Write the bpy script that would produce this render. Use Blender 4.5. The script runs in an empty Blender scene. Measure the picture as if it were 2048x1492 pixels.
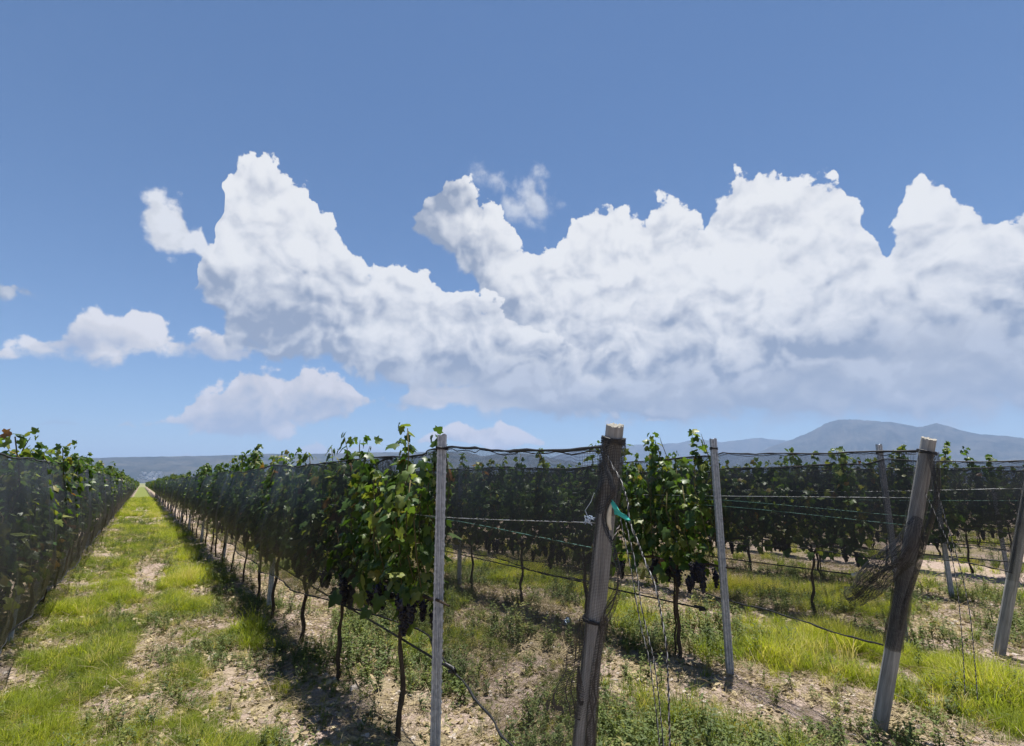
import bpy, math, random
import numpy as np
from mathutils import Vector, Matrix

R = math.radians
sc = bpy.context.scene
COL = sc.collection

# ------------------------------------------------------------------ camera
FPX, CX, CY, HOR, VPX = 1050.0, 1024.0, 746.0, 966.0, 283.0      # photo pixels (2048 wide)
PITCH = math.atan((HOR - CY) / FPX)
FH = FPX * math.cos(PITCH) + (HOR - CY) * math.sin(PITCH)
YAW = math.atan((CX - VPX) / FH)                                  # camera looks this far right of the rows (+Y)
EYE = 1.65
cam_d = bpy.data.cameras.new('camera')
cam_d.sensor_width = 36.0
cam_d.lens = 36.0 * FPX / 2048.0
cam_d.clip_start, cam_d.clip_end = 0.05, 60000
cam = bpy.data.objects.new('camera', cam_d)
COL.objects.link(cam)
cam.location = (0, 0, EYE)
cam.rotation_euler = (math.pi / 2 + PITCH, 0, -YAW)
sc.camera = cam

def ray(u, v):
    c, r = CY - v, u - CX
    fw = FPX * math.cos(PITCH) - c * math.sin(PITCH)
    z = FPX * math.sin(PITCH) + c * math.cos(PITCH)
    return (r * math.cos(YAW) + fw * math.sin(YAW), fw * math.cos(YAW) - r * math.sin(YAW), z)

def on_plane(u, v, X):                       # point seen at a pixel on the upright plane of a row
    d = ray(u, v); t = X / d[0]
    return Vector((X, d[1] * t, EYE + d[2] * t))

def on_ground(u, v):
    d = ray(u, v); t = -EYE / d[2]
    return Vector((d[0] * t, d[1] * t, 0))

# ------------------------------------------------------------------ render settings
sc.render.engine = 'CYCLES'
cy = sc.cycles
cy.use_denoising = True
cy.max_bounces = 6; cy.diffuse_bounces = 3; cy.glossy_bounces = 2; cy.transmission_bounces = 3
cy.transparent_max_bounces = 48; cy.volume_bounces = 0
cy.caustics_reflective = cy.caustics_refractive = False
cy.sample_clamp_indirect = 4.0
vs = sc.view_settings
vs.view_transform = 'Standard'; vs.look = 'None'; vs.exposure = 1.1; vs.gamma = 1.0
vs.use_curve_mapping = False

# ------------------------------------------------------------------ sun and sky
SUN_EL, SUN_AZ = 79.5, 62.0                  # azimuth clockwise from +Y
sd = bpy.data.lights.new('sun', 'SUN')
sd.energy = 4.9; sd.angle = R(0.53); sd.color = (1.0, 0.955, 0.89)
sun = bpy.data.objects.new('sun', sd)
COL.objects.link(sun)
sdir = Vector((math.sin(R(SUN_AZ)) * math.cos(R(SUN_EL)), math.cos(R(SUN_AZ)) * math.cos(R(SUN_EL)), math.sin(R(SUN_EL))))
sun.rotation_euler = sdir.to_track_quat('Z', 'Y').to_euler()

class NT:
    """small helper: maths on node sockets"""
    def __init__(s, tree): s.t = tree; s.n = tree.nodes; s.l = tree.links
    def node(s, typ, **kw):
        n = s.n.new(typ)
        for k, v in kw.items(): setattr(n, k, v)
        return n
    def put(s, sock, v):
        if isinstance(v, bpy.types.NodeSocket): s.l.new(v, sock)
        else: sock.default_value = v
    def m(s, op, a, b=0.0, c=0.0, clamp=False):
        n = s.node('ShaderNodeMath', operation=op, use_clamp=clamp)
        s.put(n.inputs[0], a); s.put(n.inputs[1], b); s.put(n.inputs[2], c)
        return n.outputs[0]
    def ss(s, v, a, b, o0=0.0, o1=1.0, kind='SMOOTHSTEP'):
        n = s.node('ShaderNodeMapRange', interpolation_type=kind)
        s.put(n.inputs[0], v)
        n.inputs[1].default_value, n.inputs[2].default_value = a, b
        n.inputs[3].default_value, n.inputs[4].default_value = o0, o1
        return n.outputs[0]
    def mixc(s, f, a, b, blend='MIX'):
        n = s.node('ShaderNodeMix', data_type='RGBA', blend_type=blend)
        s.put(n.inputs[0], f); s.put(n.inputs[6], a); s.put(n.inputs[7], b)
        return n.outputs[2]
    def ramp(s, f, stops):
        n = s.node('ShaderNodeValToRGB')
        e = n.color_ramp.elements
        while len(e) < len(stops): e.new(0.5)
        for i, (p, c) in enumerate(stops):
            e[i].position = p; e[i].color = (*c, 1) if len(c) == 3 else c
        s.put(n.inputs[0], f)
        return n.outputs[0]
    def noise(s, vec, scale, detail=4, rough=0.55, dist=0.0, dim='3D'):
        n = s.node('ShaderNodeTexNoise', noise_dimensions=dim)
        if vec is not None: s.put(n.inputs['Vector'], vec)
        n.inputs['Scale'].default_value = scale; n.inputs['Detail'].default_value = detail
        n.inputs['Roughness'].default_value = rough; n.inputs['Distortion'].default_value = dist
        return n
    def xyz(s, x, y, z=0.0):
        n = s.node('ShaderNodeCombineXYZ')
        s.put(n.inputs[0], x); s.put(n.inputs[1], y); s.put(n.inputs[2], z)
        return n.outputs[0]
    def sep(s, v):
        n = s.node('ShaderNodeSeparateXYZ'); s.put(n.inputs[0], v)
        return n.outputs

def azel(u, v):                               # degrees; azimuth from the camera's heading
    d = ray(u, v)
    a = math.degrees(math.atan2(d[0], d[1])) - math.degrees(YAW)
    return a, math.degrees(math.atan2(d[2], math.hypot(d[0], d[1])))

def build_world():
    w = bpy.data.worlds.new('World'); sc.world = w; w.use_nodes = True
    T = NT(w.node_tree); w.node_tree.nodes.clear()
    out = T.node('ShaderNodeOutputWorld')
    sky = T.node('ShaderNodeTexSky', sky_type='NISHITA', sun_disc=False)
    sky.sun_elevation = R(SUN_EL); sky.sun_rotation = R(SUN_AZ)
    sky.altitude = 1900; sky.air_density = 1.0; sky.dust_density = 0.3; sky.ozone_density = 2.2
    hs = T.node('ShaderNodeHueSaturation'); hs.inputs['Saturation'].default_value = 1.12; T.l.new(sky.outputs[0], hs.inputs['Color'])
    bg = T.node('ShaderNodeBackground'); T.l.new(hs.outputs[0], bg.inputs[0]); bg.inputs[1].default_value = 0.057
    tc = T.node('ShaderNodeTexCoord')
    x, y, z = T.sep(tc.outputs['Generated'])
    # azimuth relative to the heading, elevation, both in degrees
    cyw, syw = math.cos(YAW), math.sin(YAW)
    rx = T.m('SUBTRACT', T.m('MULTIPLY', x, cyw), T.m('MULTIPLY', y, syw))
    ry = T.m('ADD', T.m('MULTIPLY', x, syw), T.m('MULTIPLY', y, cyw))
    DEG = 57.29578
    az = T.m('MULTIPLY', T.m('ARCTAN2', rx, ry), DEG)
    el = T.m('MULTIPLY', T.m('ARCSINE', z), DEG)
    # far clouds are smaller: squeeze noise towards the horizon
    P = T.xyz(az, T.m('MULTIPLY', el, 1.15), 0.0)
    def off(v, dx, dy):
        n = T.node('ShaderNodeVectorMath', operation='ADD'); T.l.new(v, n.inputs[0]); n.inputs[1].default_value = (dx, dy, 0)
        return n.outputs[0]
    def lumps(v):
        a = T.node('ShaderNodeTexVoronoi', voronoi_dimensions='2D', feature='SMOOTH_F1')
        a.inputs['Scale'].default_value = 0.21; a.inputs['Detail'].default_value = 2.5
        a.inputs['Roughness'].default_value = 0.55; a.inputs['Smoothness'].default_value = 0.45
        T.l.new(v, a.inputs['Vector'])
        return T.m('SUBTRACT', 1.0, a.outputs['Distance'])
    w1 = T.noise(P, 0.16, 2.5, 0.5, dim='2D')
    wr, wg, wb = T.sep(w1.outputs['Color'])
    Pw = T.xyz(T.m('ADD', az, T.m('MULTIPLY', T.m('SUBTRACT', wr, 0.5), 5.0)),
               T.m('ADD', T.m('MULTIPLY', el, 1.15), T.m('MULTIPLY', T.m('SUBTRACT', wg, 0.5), 5.0)), 0.0)
    lp = lumps(Pw); lp2 = lumps(off(Pw, 0.5, 1.4))
    fine = T.noise(P, 0.42, 8, 0.62, dim='2D').outputs['Fac']
    soft = T.noise(off(P, 31, 7), 0.085, 5, 0.55, dim='2D').outputs['Fac']
    azw = T.m('ADD', az, T.m('MULTIPLY', T.m('SUBTRACT', wr, 0.5), 2.5))
    elw = T.m('ADD', el, T.m('MULTIPLY', T.m('SUBTRACT', wb, 0.5), 2.5))
    relief = T.m('SUBTRACT', lp, lp2)                                    # lit side of the billows
    edge = T.m('ADD', T.m('MULTIPLY', T.m('SUBTRACT', lp, 0.55), 3.0), T.m('MULTIPLY', T.m('SUBTRACT', fine, 0.44), 5.0))

    def curve(pts, a0, a1, emax=50.0, lo=0.0):
        """elevation as a function of (warped) azimuth"""
        n = T.node('ShaderNodeFloatCurve')
        T.put(n.inputs['Value'], T.m('DIVIDE', T.m('SUBTRACT', azw, a0), a1 - a0, clamp=True))
        cm = n.mapping; c = cm.curves[0]
        pts = sorted(((a - a0) / (a1 - a0), max(0, e - lo) / emax) for a, e in pts)
        c.points[0].location = pts[0]; c.points[1].location = pts[-1]
        for p in pts[1:-1]: c.points.new(*p)
        for p in c.points: p.handle_type = 'VECTOR'
        cm.extend = 'HORIZONTAL'; cm.update()
        return T.m('MULTIPLY', n.outputs[0], emax)

    layers = []
    def layer(top, bot, kind, soft_b, dens=1.0, edge_k=1.0, dark=(0.31, 0.37, 0.49), lit=(0.90, 0.905, 0.925), g=(1.0, 9.0), w=0.42):
        tp = [azel(*p) for p in top]; bt = [azel(*p) for p in bot]
        a0 = min(p[0] for p in tp + bt) - 0.01; a1 = max(p[0] for p in tp + bt) + 0.01
        if kind == 'wide':                    # carries on round the horizon as the sky in view does
            rnd = random.Random(5)
            for s, lim in ((-1, -179.0), (1, 179.0)):
                a = a0 if s < 0 else a1
                while abs(a) < 172:
                    a += s * rnd.uniform(4, 9)
                    tp.append((a, rnd.uniform(13, 31))); bt.append((a, rnd.uniform(7.5, 10)))
            a0, a1 = -180.0, 180.0
        Tc, Bc = curve(tp, a0, a1), curve(bt, a0, a1)
        up = T.m('SUBTRACT', Tc, elw); dn = T.m('SUBTRACT', elw, Bc)
        e = T.m('MULTIPLY', edge, edge_k)
        d = T.m('MINIMUM', T.m('ADD', up, e), T.m('MULTIPLY', T.m('ADD', dn, T.m('MULTIPLY', e, 0.7)), soft_b))
        if kind != 'wide':                    # fade at the ends
            ends = T.m('MINIMUM', T.m('SUBTRACT', azw, a0), T.m('SUBTRACT', a1, azw))
            d = T.m('MINIMUM', d, T.m('ADD', ends, e))
        a = T.m('MULTIPLY', T.ss(d, 0.0, w), dens)
        # whiter high above the base and near the tops
        hgt = T.ss(T.m('ADD', dn, T.m('MULTIPLY', T.m('SUBTRACT', soft, 0.5), 15.0)), g[0], g[1])
        s = T.m('ADD', T.m('MULTIPLY', hgt, 0.86), T.m('MULTIPLY', relief, 0.75))
        rim = T.ss(up, 3.2, 0.2)
        s = T.m('ADD', s, T.m('MULTIPLY', T.m('MULTIPLY', rim, hgt), 0.18))
        s = T.m('ADD', s, T.m('MULTIPLY', T.m('SUBTRACT', fine, 0.5), 0.85), clamp=True)
        col = T.ramp(s, [(0.0, dark), (0.42, tuple(0.42 * p + 0.58 * q for p, q in zip(dark, lit))), (0.82, lit), (1.0, tuple(min(0.97, q * 1.12) for q in lit))])
        layers.append((a, col))

    haze_d, haze_l = (0.40, 0.47, 0.60), (0.62, 0.62, 0.67)
    # low small clouds near the horizon (farthest first)
    layer([(835, 880), (880, 856), (905, 844), (935, 852), (955, 852), (1005, 834), (1035, 855), (1095, 880)], [(835, 892), (1095, 892)], 'one', 2.0, 0.95, 0.22, haze_d, (0.86, 0.80, 0.80), (-1.5, 1.5), 0.4)
    layer([(595, 894), (640, 866), (668, 884), (720, 872), (770, 894)], [(595, 908), (770, 908)], 'one', 2.0, 0.9, 0.2, haze_d, (0.80, 0.75, 0.76), (-0.5, 1.2), 0.4)
    layer([(355, 908), (385, 888), (420, 908)], [(355, 912), (420, 912)], 'one', 2.0, 0.7, 0.2, haze_d, (0.80, 0.76, 0.77), (-1.0, 0.8), 0.4)
    layer([(1480, 868), (1520, 840), (1570, 800), (1640, 790), (1700, 795), (1712, 820), (1640, 860)], [(1480, 872), (1712, 872)], 'one', 0.35, 0.45, 0.6, haze_d, (0.62, 0.61, 0.66), (-1.0, 3.0), 1.2)
    layer([(1292, 842), (1320, 822), (1345, 842)], [(1292, 846), (1345, 846)], 'one', 2.0, 0.7, 0.2, haze_d, (0.80, 0.76, 0.77), (-1.0, 0.8), 0.4)
    layer([(238, 858), (262, 838), (288, 858)], [(238, 862), (288, 862)], 'one', 2.0, 0.7, 0.2, haze_d, (0.80, 0.76, 0.77), (-1.0, 0.8), 0.4)
    layer([(0, 850), (120, 835), (175, 848), (196, 858)], [(0, 862), (196, 862)], 'one', 2.0, 0.5, 0.25, haze_d, (0.64, 0.62, 0.66), (-0.5, 1.0), 0.5)
    layer([(258, 858), (300, 836), (340, 805), (380, 790), (420, 768), (450, 764), (475, 738), (520, 724), (560, 732), (620, 716), (675, 740), (745, 785)],
          [(258, 872), (400, 884), (560, 884), (650, 866), (745, 805)], 'one', 0.8, 0.95, 0.7, (0.46, 0.51, 0.63), (0.80, 0.76, 0.77), (-1.5, 4.0), 0.7)
    layer([(735, 800), (765, 770), (800, 785), (830, 762), (900, 768), (960, 762), (1200, 765)], [(735, 806), (790, 815), (850, 832), (930, 826), (1200, 832)], 'one', 0.8, 0.95, 0.4, (0.43, 0.49, 0.61), (0.74, 0.72, 0.74), (-1.0, 4.5), 0.7)
    # left cloud, small arm
    layer([(0, 655), (60, 640), (110, 640), (158, 625), (200, 622), (245, 640), (262, 610), (310, 612), (328, 640), (380, 652), (420, 648), (470, 670), (520, 690)],
          [(0, 728), (158, 726), (220, 736), (300, 728), (450, 735), (520, 735)], 'one', 0.7, 0.97, 0.6, (0.48, 0.53, 0.66), (0.84, 0.82, 0.83), (-1.5, 4.0), 0.7)
    layer([(246, 408), (262, 366), (300, 364), (330, 384), (356, 398), (372, 440), (402, 432), (414, 470), (470, 505)],
          [(246, 420), (280, 458), (310, 500), (340, 515), (380, 510), (415, 545), (470, 600)], 'one', 1.2, 0.95, 0.5, (0.60, 0.63, 0.72), (0.80, 0.81, 0.84), (-3.0, 3.0), 0.9)
    # thin wisps
    layer([(935, 330), (968, 295), (985, 305), (1010, 345), (1050, 355), (1075, 325), (1098, 325), (1112, 365), (1150, 385)],
          [(935, 365), (1000, 415), (1020, 465), (1080, 480), (1150, 420)], 'one', 1.0, 0.75, 0.95, (0.60, 0.63, 0.72), (0.74, 0.77, 0.82), (-4.0, 2.0), 3.0)
    # the great bank: left tower, then the long right-hand mass
    layer([(-10, 590), (60, 560), (110, 590), (140, 760), (480, 820), (775, 780), (800, 450), (826, 426), (855, 415), (866, 362), (905, 348), (962, 356), (1004, 392), (1018, 440), (1040, 480), (1100, 495), (1130, 510),
           (1140, 410), (1200, 395), (1242, 390), (1282, 412), (1308, 415), (1318, 380), (1342, 384), (1372, 415), (1400, 430), (1418, 460), (1428, 420), (1438, 355),
           (1480, 332), (1540, 328), (1600, 336), (1680, 338), (1700, 360), (1712, 415), (1728, 470), (1750, 492), (1778, 495), (1790, 430), (1796, 360), (1822, 326),
           (1860, 320), (1892, 330), (1930, 372), (1985, 420), (2060, 395)],
          [(-10, 600), (60, 600), (110, 600), (140, 640), (480, 640), (780, 448), (815, 455), (850, 495), (900, 520), (950, 575), (985, 640), (1010, 815), (1100, 856), (1300, 852), (1500, 845), (1700, 845), (1913, 850), (2060, 850)],
          'wide', 0.38, 0.985, 0.75, g=(1.0, 16.0))
    layer([(322, 590), (380, 562), (392, 505), (415, 470), (432, 472), (442, 400), (456, 345), (480, 312), (510, 306), (545, 308), (582, 325), (620, 368), (636, 405),
           (664, 410), (678, 460), (700, 505), (740, 528), (800, 520), (850, 530), (900, 560), (935, 580), (990, 590), (1080, 660), (1220, 700), (1330, 740)],
          [(322, 596), (385, 605), (450, 655), (462, 705), (600, 728), (740, 768), (900, 800), (1080, 820), (1330, 800)], 'one', 0.40, 0.98, 0.8, g=(0.0, 11.5))
    # grey hazy deck under the bank, down towards the hills
    layer([(640, 765), (740, 735), (900, 700), (1050, 700), (1200, 735), (1300, 700), (1450, 720), (1600, 690), (1750, 640), (1900, 610), (2060, 620), (2200, 700)],
          [(640, 775), (800, 800), (950, 850), (1100, 868), (1300, 868), (1600, 885), (2060, 892), (2200, 870)], 'one', 0.75, 0.82, 0.7, (0.36, 0.42, 0.535), (0.50, 0.54, 0.63), (-1.0, 9.0), 2.4)
    shader = bg.outputs[0]
    for a, col in layers:
        cb = T.node('ShaderNodeBackground'); T.l.new(col, cb.inputs[0]); cb.inputs[1].default_value = 0.43
        mx = T.node('ShaderNodeMixShader')
        T.l.new(a, mx.inputs[0]); T.l.new(shader, mx.inputs[1]); T.l.new(cb.outputs[0], mx.inputs[2])
        shader = mx.outputs[0]
    T.l.new(shader, out.inputs[0])
    w.cycles.sampling_method = 'MANUAL'; w.cycles.sample_map_resolution = 512
build_world()

# ------------------------------------------------------------------ helpers
rng = np.random.default_rng(11)
rnd = random.Random(4)

def mesh(name, V, F, mats=(), smooth=False, uv=None, fmat=None, attr=None):
    me = bpy.data.meshes.new(name)
    me.from_pydata([tuple(map(float, v)) for v in V] if not isinstance(V, np.ndarray) else V.tolist(), [],
                   F.tolist() if isinstance(F, np.ndarray) else [tuple(f) for f in F])
    for m in mats: me.materials.append(m)
    if smooth: me.polygons.foreach_set('use_smooth', [True] * len(me.polygons))
    if fmat is not None: me.polygons.foreach_set('material_index', np.asarray(fmat, np.int32))
    if uv is not None:
        l = me.uv_layers.new(name='UVMap')
        idx = np.empty(len(me.loops), np.int32); me.loops.foreach_get('vertex_index', idx)
        l.data.foreach_set('uv', np.asarray(uv, np.float32)[idx].ravel())
    if attr is not None:
        a = me.attributes.new('rnd', 'FLOAT', 'FACE'); a.data.foreach_set('value', np.asarray(attr, np.float32))
    me.update()
    return me

def obj(name, me, parent=None, loc=(0, 0, 0), rot=(0, 0, 0), scale=(1, 1, 1)):
    o = bpy.data.objects.new(name, me); COL.objects.link(o)
    o.parent = parent; o.location = loc; o.rotation_euler = rot; o.scale = scale
    return o

def tag(o, label=None, cat=None, group=None, kind=None):
    if label: o['label'] = label
    if cat: o['category'] = cat
    if group: o['group'] = group
    if kind: o['kind'] = kind
    return o

class MB:
    """collects tubes / boxes / sheets into one mesh"""
    def __init__(s): s.V = []; s.F = []; s.M = []
    def add(s, V, F, m=0):
        n = len(s.V); s.V += [tuple(map(float, v)) for v in V]
        s.F += [tuple(i + n for i in f) for f in F]; s.M += [m] * len(F)
    def tube(s, pts, rad, seg=6, m=0, cap=True):
        pts = [Vector(p) for p in pts]; n = len(pts)
        rad = rad if hasattr(rad, '__len__') else [rad] * n
        V, F = [], []
        t0 = (pts[1] - pts[0]).normalized()
        ref = Vector((1, 0, 0)) if abs(t0.x) < 0.8 else Vector((0, 1, 0))
        for i, p in enumerate(pts):
            t = (pts[min(i + 1, n - 1)] - pts[max(i - 1, 0)]).normalized()
            a = t.cross(ref).normalized(); b = t.cross(a).normalized()
            for k in range(seg):
                an = 2 * math.pi * k / seg
                V.append(p + (a * math.cos(an) + b * math.sin(an)) * rad[i])
        for i in range(n - 1):
            for k in range(seg):
                k2 = (k + 1) % seg
                F.append((i * seg + k, i * seg + k2, (i + 1) * seg + k2, (i + 1) * seg + k))
        if cap:
            F.append(tuple(range(seg))); F.append(tuple(range((n - 1) * seg, n * seg))[::-1])
        s.add(V, F, m)
    def box(s, c, h, m=0, mat=None):
        V = [Vector((x * h[0], y * h[1], z * h[2])) for x in (-1, 1) for y in (-1, 1) for z in (-1, 1)]
        if mat is not None: V = [mat @ v for v in V]
        V = [v + Vector(c) for v in V]
        s.add(V, [(0, 1, 3, 2), (4, 6, 7, 5), (0, 4, 5, 1), (2, 3, 7, 6), (0, 2, 6, 4), (1, 5, 7, 3)], m)
    def me(s, name, mats, smooth=False):
        return mesh(name, s.V, s.F, mats, smooth, fmat=s.M)

def smooth_path(pts, n):
    """Catmull-Rom through points"""
    P = [Vector(p) for p in pts]; P = [P[0] * 2 - P[1]] + P + [P[-1] * 2 - P[-2]]
    out = []
    for i in range(1, len(P) - 2):
        for k in range(n):
            t = k / n; a, b, c, d = P[i - 1:i + 3]
            out.append(0.5 * ((2 * b) + (c - a) * t + (2 * a - 5 * b + 4 * c - d) * t * t + (3 * b - a - 3 * c + d) * t ** 3))
    return out + [P[-2]]

def vnoise(x, y, seed=0):
    x = np.asarray(x, float); y = np.asarray(y, float)
    xi, yi = np.floor(x), np.floor(y); fx, fy = x - xi, y - yi
    def h(a, b):
        v = np.sin(a * 127.1 + b * 311.7 + seed * 74.7) * 43758.5453
        return v - np.floor(v)
    u, w = fx * fx * (3 - 2 * fx), fy * fy * (3 - 2 * fy)
    return (h(xi, yi) * (1 - u) + h(xi + 1, yi) * u) * (1 - w) + (h(xi, yi + 1) * (1 - u) + h(xi + 1, yi + 1) * u) * w

def fbm(x, y, oct=4, seed=0):
    s = 0; a = 0.5
    for i in range(oct):
        s = s + a * vnoise(np.asarray(x) * 2 ** i, np.asarray(y) * 2 ** i, seed + i); a *= 0.5
    return s / (1 - 0.5 ** oct)

# ------------------------------------------------------------------ materials
def material(name):
    m = bpy.data.materials.new(name); m.use_nodes = True
    m.node_tree.nodes.clear()
    T = NT(m.node_tree); o = T.node('ShaderNodeOutputMaterial')
    return m, T, o

def principled(T, o, col, rough=0.7, spec=0.3, metal=0.0, bump=None, bstr=0.3, bdist=0.01):
    p = T.node('ShaderNodeBsdfPrincipled')
    T.put(p.inputs['Base Color'], col if isinstance(col, bpy.types.NodeSocket) else (*col, 1))
    T.put(p.inputs['Roughness'], rough); T.put(p.inputs['Metallic'], metal)
    p.inputs['Specular IOR Level'].default_value = spec
    if bump is not None:
        b = T.node('ShaderNodeBump'); b.inputs['Strength'].default_value = bstr; b.inputs['Distance'].default_value = bdist
        T.put(b.inputs['Height'], bump); T.l.new(b.outputs[0], p.inputs['Normal'])
    T.l.new(p.outputs[0], o.inputs[0])
    return p

def leafy(name, stops, trans=0.4, rough=0.5, attr='rnd', instancer=None, objr=1.0, spec=0.35):
    """thin leaf: reflects and lets light through"""
    m, T, o = material(name)
    oi = T.node('ShaderNodeObjectInfo')
    r = T.m('MULTIPLY', oi.outputs['Random'], objr)
    if attr:
        a = T.node('ShaderNodeAttribute', attribute_name=attr)
        r = T.m('FRACT', T.m('ADD', r, a.outputs['Fac']))
    if instancer:
        a = T.node('ShaderNodeAttribute', attribute_name=instancer, attribute_type='INSTANCER')
        r = T.m('ADD', a.outputs['Fac'], T.m('MULTIPLY', T.m('SUBTRACT', oi.outputs['Random'], 0.5), 0.35), clamp=True)
    col = T.ramp(r, stops)
    n = T.noise(None, 60, 3)
    g = T.node('ShaderNodeTexCoord'); T.l.new(g.outputs['Object'], n.inputs['Vector'])
    col = T.mixc(0.5, col, T.mixc(n.outputs['Fac'], (0.55, 0.55, 0.5, 1), (1.35, 1.35, 1.3, 1)), 'MULTIPLY')
    p = T.node('ShaderNodeBsdfPrincipled'); T.l.new(col, p.inputs['Base Color'])
    p.inputs['Roughness'].default_value = rough; p.inputs['Specular IOR Level'].default_value = spec
    t = T.node('ShaderNodeBsdfTranslucent')
    T.l.new(T.mixc(1.0, col, (1.25, 1.3, 0.55, 1), 'MULTIPLY'), t.inputs[0])
    mx = T.node('ShaderNodeMixShader'); mx.inputs[0].default_value = trans
    T.l.new(p.outputs[0], mx.inputs[1]); T.l.new(t.outputs[0], mx.inputs[2]); T.l.new(mx.outputs[0], o.inputs[0])
    return m

M = {}
M['leaf'] = leafy('vine_leaf', [(0.0, (0.033, 0.070, 0.016)), (0.45, (0.060, 0.108, 0.023)), (0.8, (0.105, 0.160, 0.032)), (0.95, (0.19, 0.21, 0.05)), (0.99, (0.22, 0.17, 0.045)), (1.0, (0.18, 0.07, 0.03))], 0.42, 0.42)
M['grass'] = leafy('grass_blade', [(0.0, (0.085, 0.115, 0.035)), (0.35, (0.16, 0.205, 0.035)), (0.7, (0.275, 0.315, 0.032)), (0.9, (0.40, 0.405, 0.05)), (1.0, (0.48, 0.41, 0.19))], 0.52, 0.55, attr=None, instancer='hue', spec=0.2)
M['weed'] = leafy('weed_leaf', [(0.0, (0.075, 0.105, 0.045)), (0.5, (0.125, 0.165, 0.05)), (0.8, (0.20, 0.22, 0.06)), (1.0, (0.30, 0.24, 0.12))], 0.35, 0.6, attr=None, instancer='hue', spec=0.2)
M['straw'] = leafy('dry_stalk', [(0.0, (0.22, 0.17, 0.10)), (1.0, (0.42, 0.35, 0.22))], 0.15, 0.7, attr=None, instancer='hue', spec=0.1)

def wood_like(name, c0, c1, scale, stretch, rough=0.85, bstr=0.6, bdist=0.006):
    m, T, o = material(name)
    tc = T.node('ShaderNodeTexCoord')
    mp = T.node('ShaderNodeMapping'); mp.inputs['Scale'].default_value = (1, 1, stretch)
    T.l.new(tc.outputs['Object'], mp.inputs['Vector'])
    n = T.noise(mp.outputs[0], scale, 6, 0.65, 0.3)
    n2 = T.noise(tc.outputs['Object'], 4.0, 4)
    f = T.m('ADD', T.m('MULTIPLY', n.outputs['Fac'], 0.7), T.m('MULTIPLY', n2.outputs['Fac'], 0.3))
    col = T.ramp(f, [(0.32, c0), (0.68, c1)])
    principled(T, o, col, rough, 0.2, bump=n.outputs['Fac'], bstr=bstr, bdist=bdist)
    return m
M['bark'] = wood_like('vine_bark', (0.022, 0.017, 0.013), (0.105, 0.078, 0.055), 45, 0.25, 0.95, 1.0)
M['cane'] = wood_like('vine_cane', (0.05, 0.05, 0.02), (0.13, 0.10, 0.045), 30, 0.3)
M['wood'] = wood_like('weathered_wood', (0.10, 0.101, 0.10), (0.40, 0.405, 0.40), 55, 0.06, 0.9, 0.9)
M['endgrain'] = wood_like('post_end_grain', (0.14, 0.13, 0.11), (0.38, 0.36, 0.31), 40, 1.0)

def galvanised():
    m, T, o = material('galvanised_steel')
    tc = T.node('ShaderNodeTexCoord')
    v = T.node('ShaderNodeTexVoronoi'); v.inputs['Scale'].default_value = 55; T.l.new(tc.outputs['Object'], v.inputs['Vector'])
    n = T.noise(tc.outputs['Object'], 7, 5)
    f = T.m('ADD', T.m('MULTIPLY', T.sep(v.outputs['Color'])[0], 0.35), T.m('MULTIPLY', n.outputs['Fac'], 0.65))
    col = T.ramp(f, [(0.2, (0.22, 0.24, 0.265)), (0.5, (0.34, 0.36, 0.39)), (0.8, (0.47, 0.49, 0.52))])
    principled(T, o, col, T.ss(f, 0.2, 0.8, 0.65, 0.45, 'LINEAR'), 0.5, 0.3)
    return m
M['steel'] = galvanised()

def net_material(name, pitch=0.0075, wh=0.19, wv=0.10, col=(0.020, 0.021, 0.023), vary=0.10):
    """woven black net: strands of real size on the sheet's own surface, open between"""
    m, T, o = material(name)
    uv = T.node('ShaderNodeUVMap')
    u, v, _ = T.sep(uv.outputs[0])
    n = T.noise(uv.outputs[0], 1.7, 3)
    wob = T.m('MULTIPLY', T.m('SUBTRACT', n.outputs['Fac'], 0.5), 0.10)
    dens = T.m('MULTIPLY', T.m('SUBTRACT', T.noise(uv.outputs[0], 0.9, 4).outputs['Fac'], 0.5), vary * 3)
    hu = T.m('FRACT', T.m('DIVIDE', T.m('ADD', u, wob), pitch * 1.6))
    hv = T.m('FRACT', T.m('DIVIDE', T.m('ADD', v, wob), pitch))
    s = T.m('MAXIMUM', T.m('LESS_THAN', hv, T.m('ADD', dens, wh)), T.m('LESS_THAN', hu, wv))
    p = T.node('ShaderNodeBsdfPrincipled'); p.inputs['Base Color'].default_value = (*col, 1)
    p.inputs['Roughness'].default_value = 0.5; p.inputs['Specular IOR Level'].default_value = 0.4
    t = T.node('ShaderNodeBsdfTransparent')
    mx = T.node('ShaderNodeMixShader')
    T.l.new(s, mx.inputs[0]); T.l.new(t.outputs[0], mx.inputs[1]); T.l.new(p.outputs[0], mx.inputs[2])
    T.l.new(mx.outputs[0], o.inputs[0])
    return m
M['net'] = net_material('black_net', 0.0075, 0.43, 0.22, (0.019, 0.020, 0.024))
M['net_thin'] = net_material('light_black_net', 0.0055, 0.31, 0.17, (0.022, 0.023, 0.027))
M['net_dense'] = net_material('bunched_black_net', 0.006, 0.34, 0.22, (0.018, 0.019, 0.021))
M['net_wrap'] = net_material('stretched_black_net', 0.0055, 0.14, 0.08, (0.03, 0.031, 0.034), 0.10)

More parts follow.
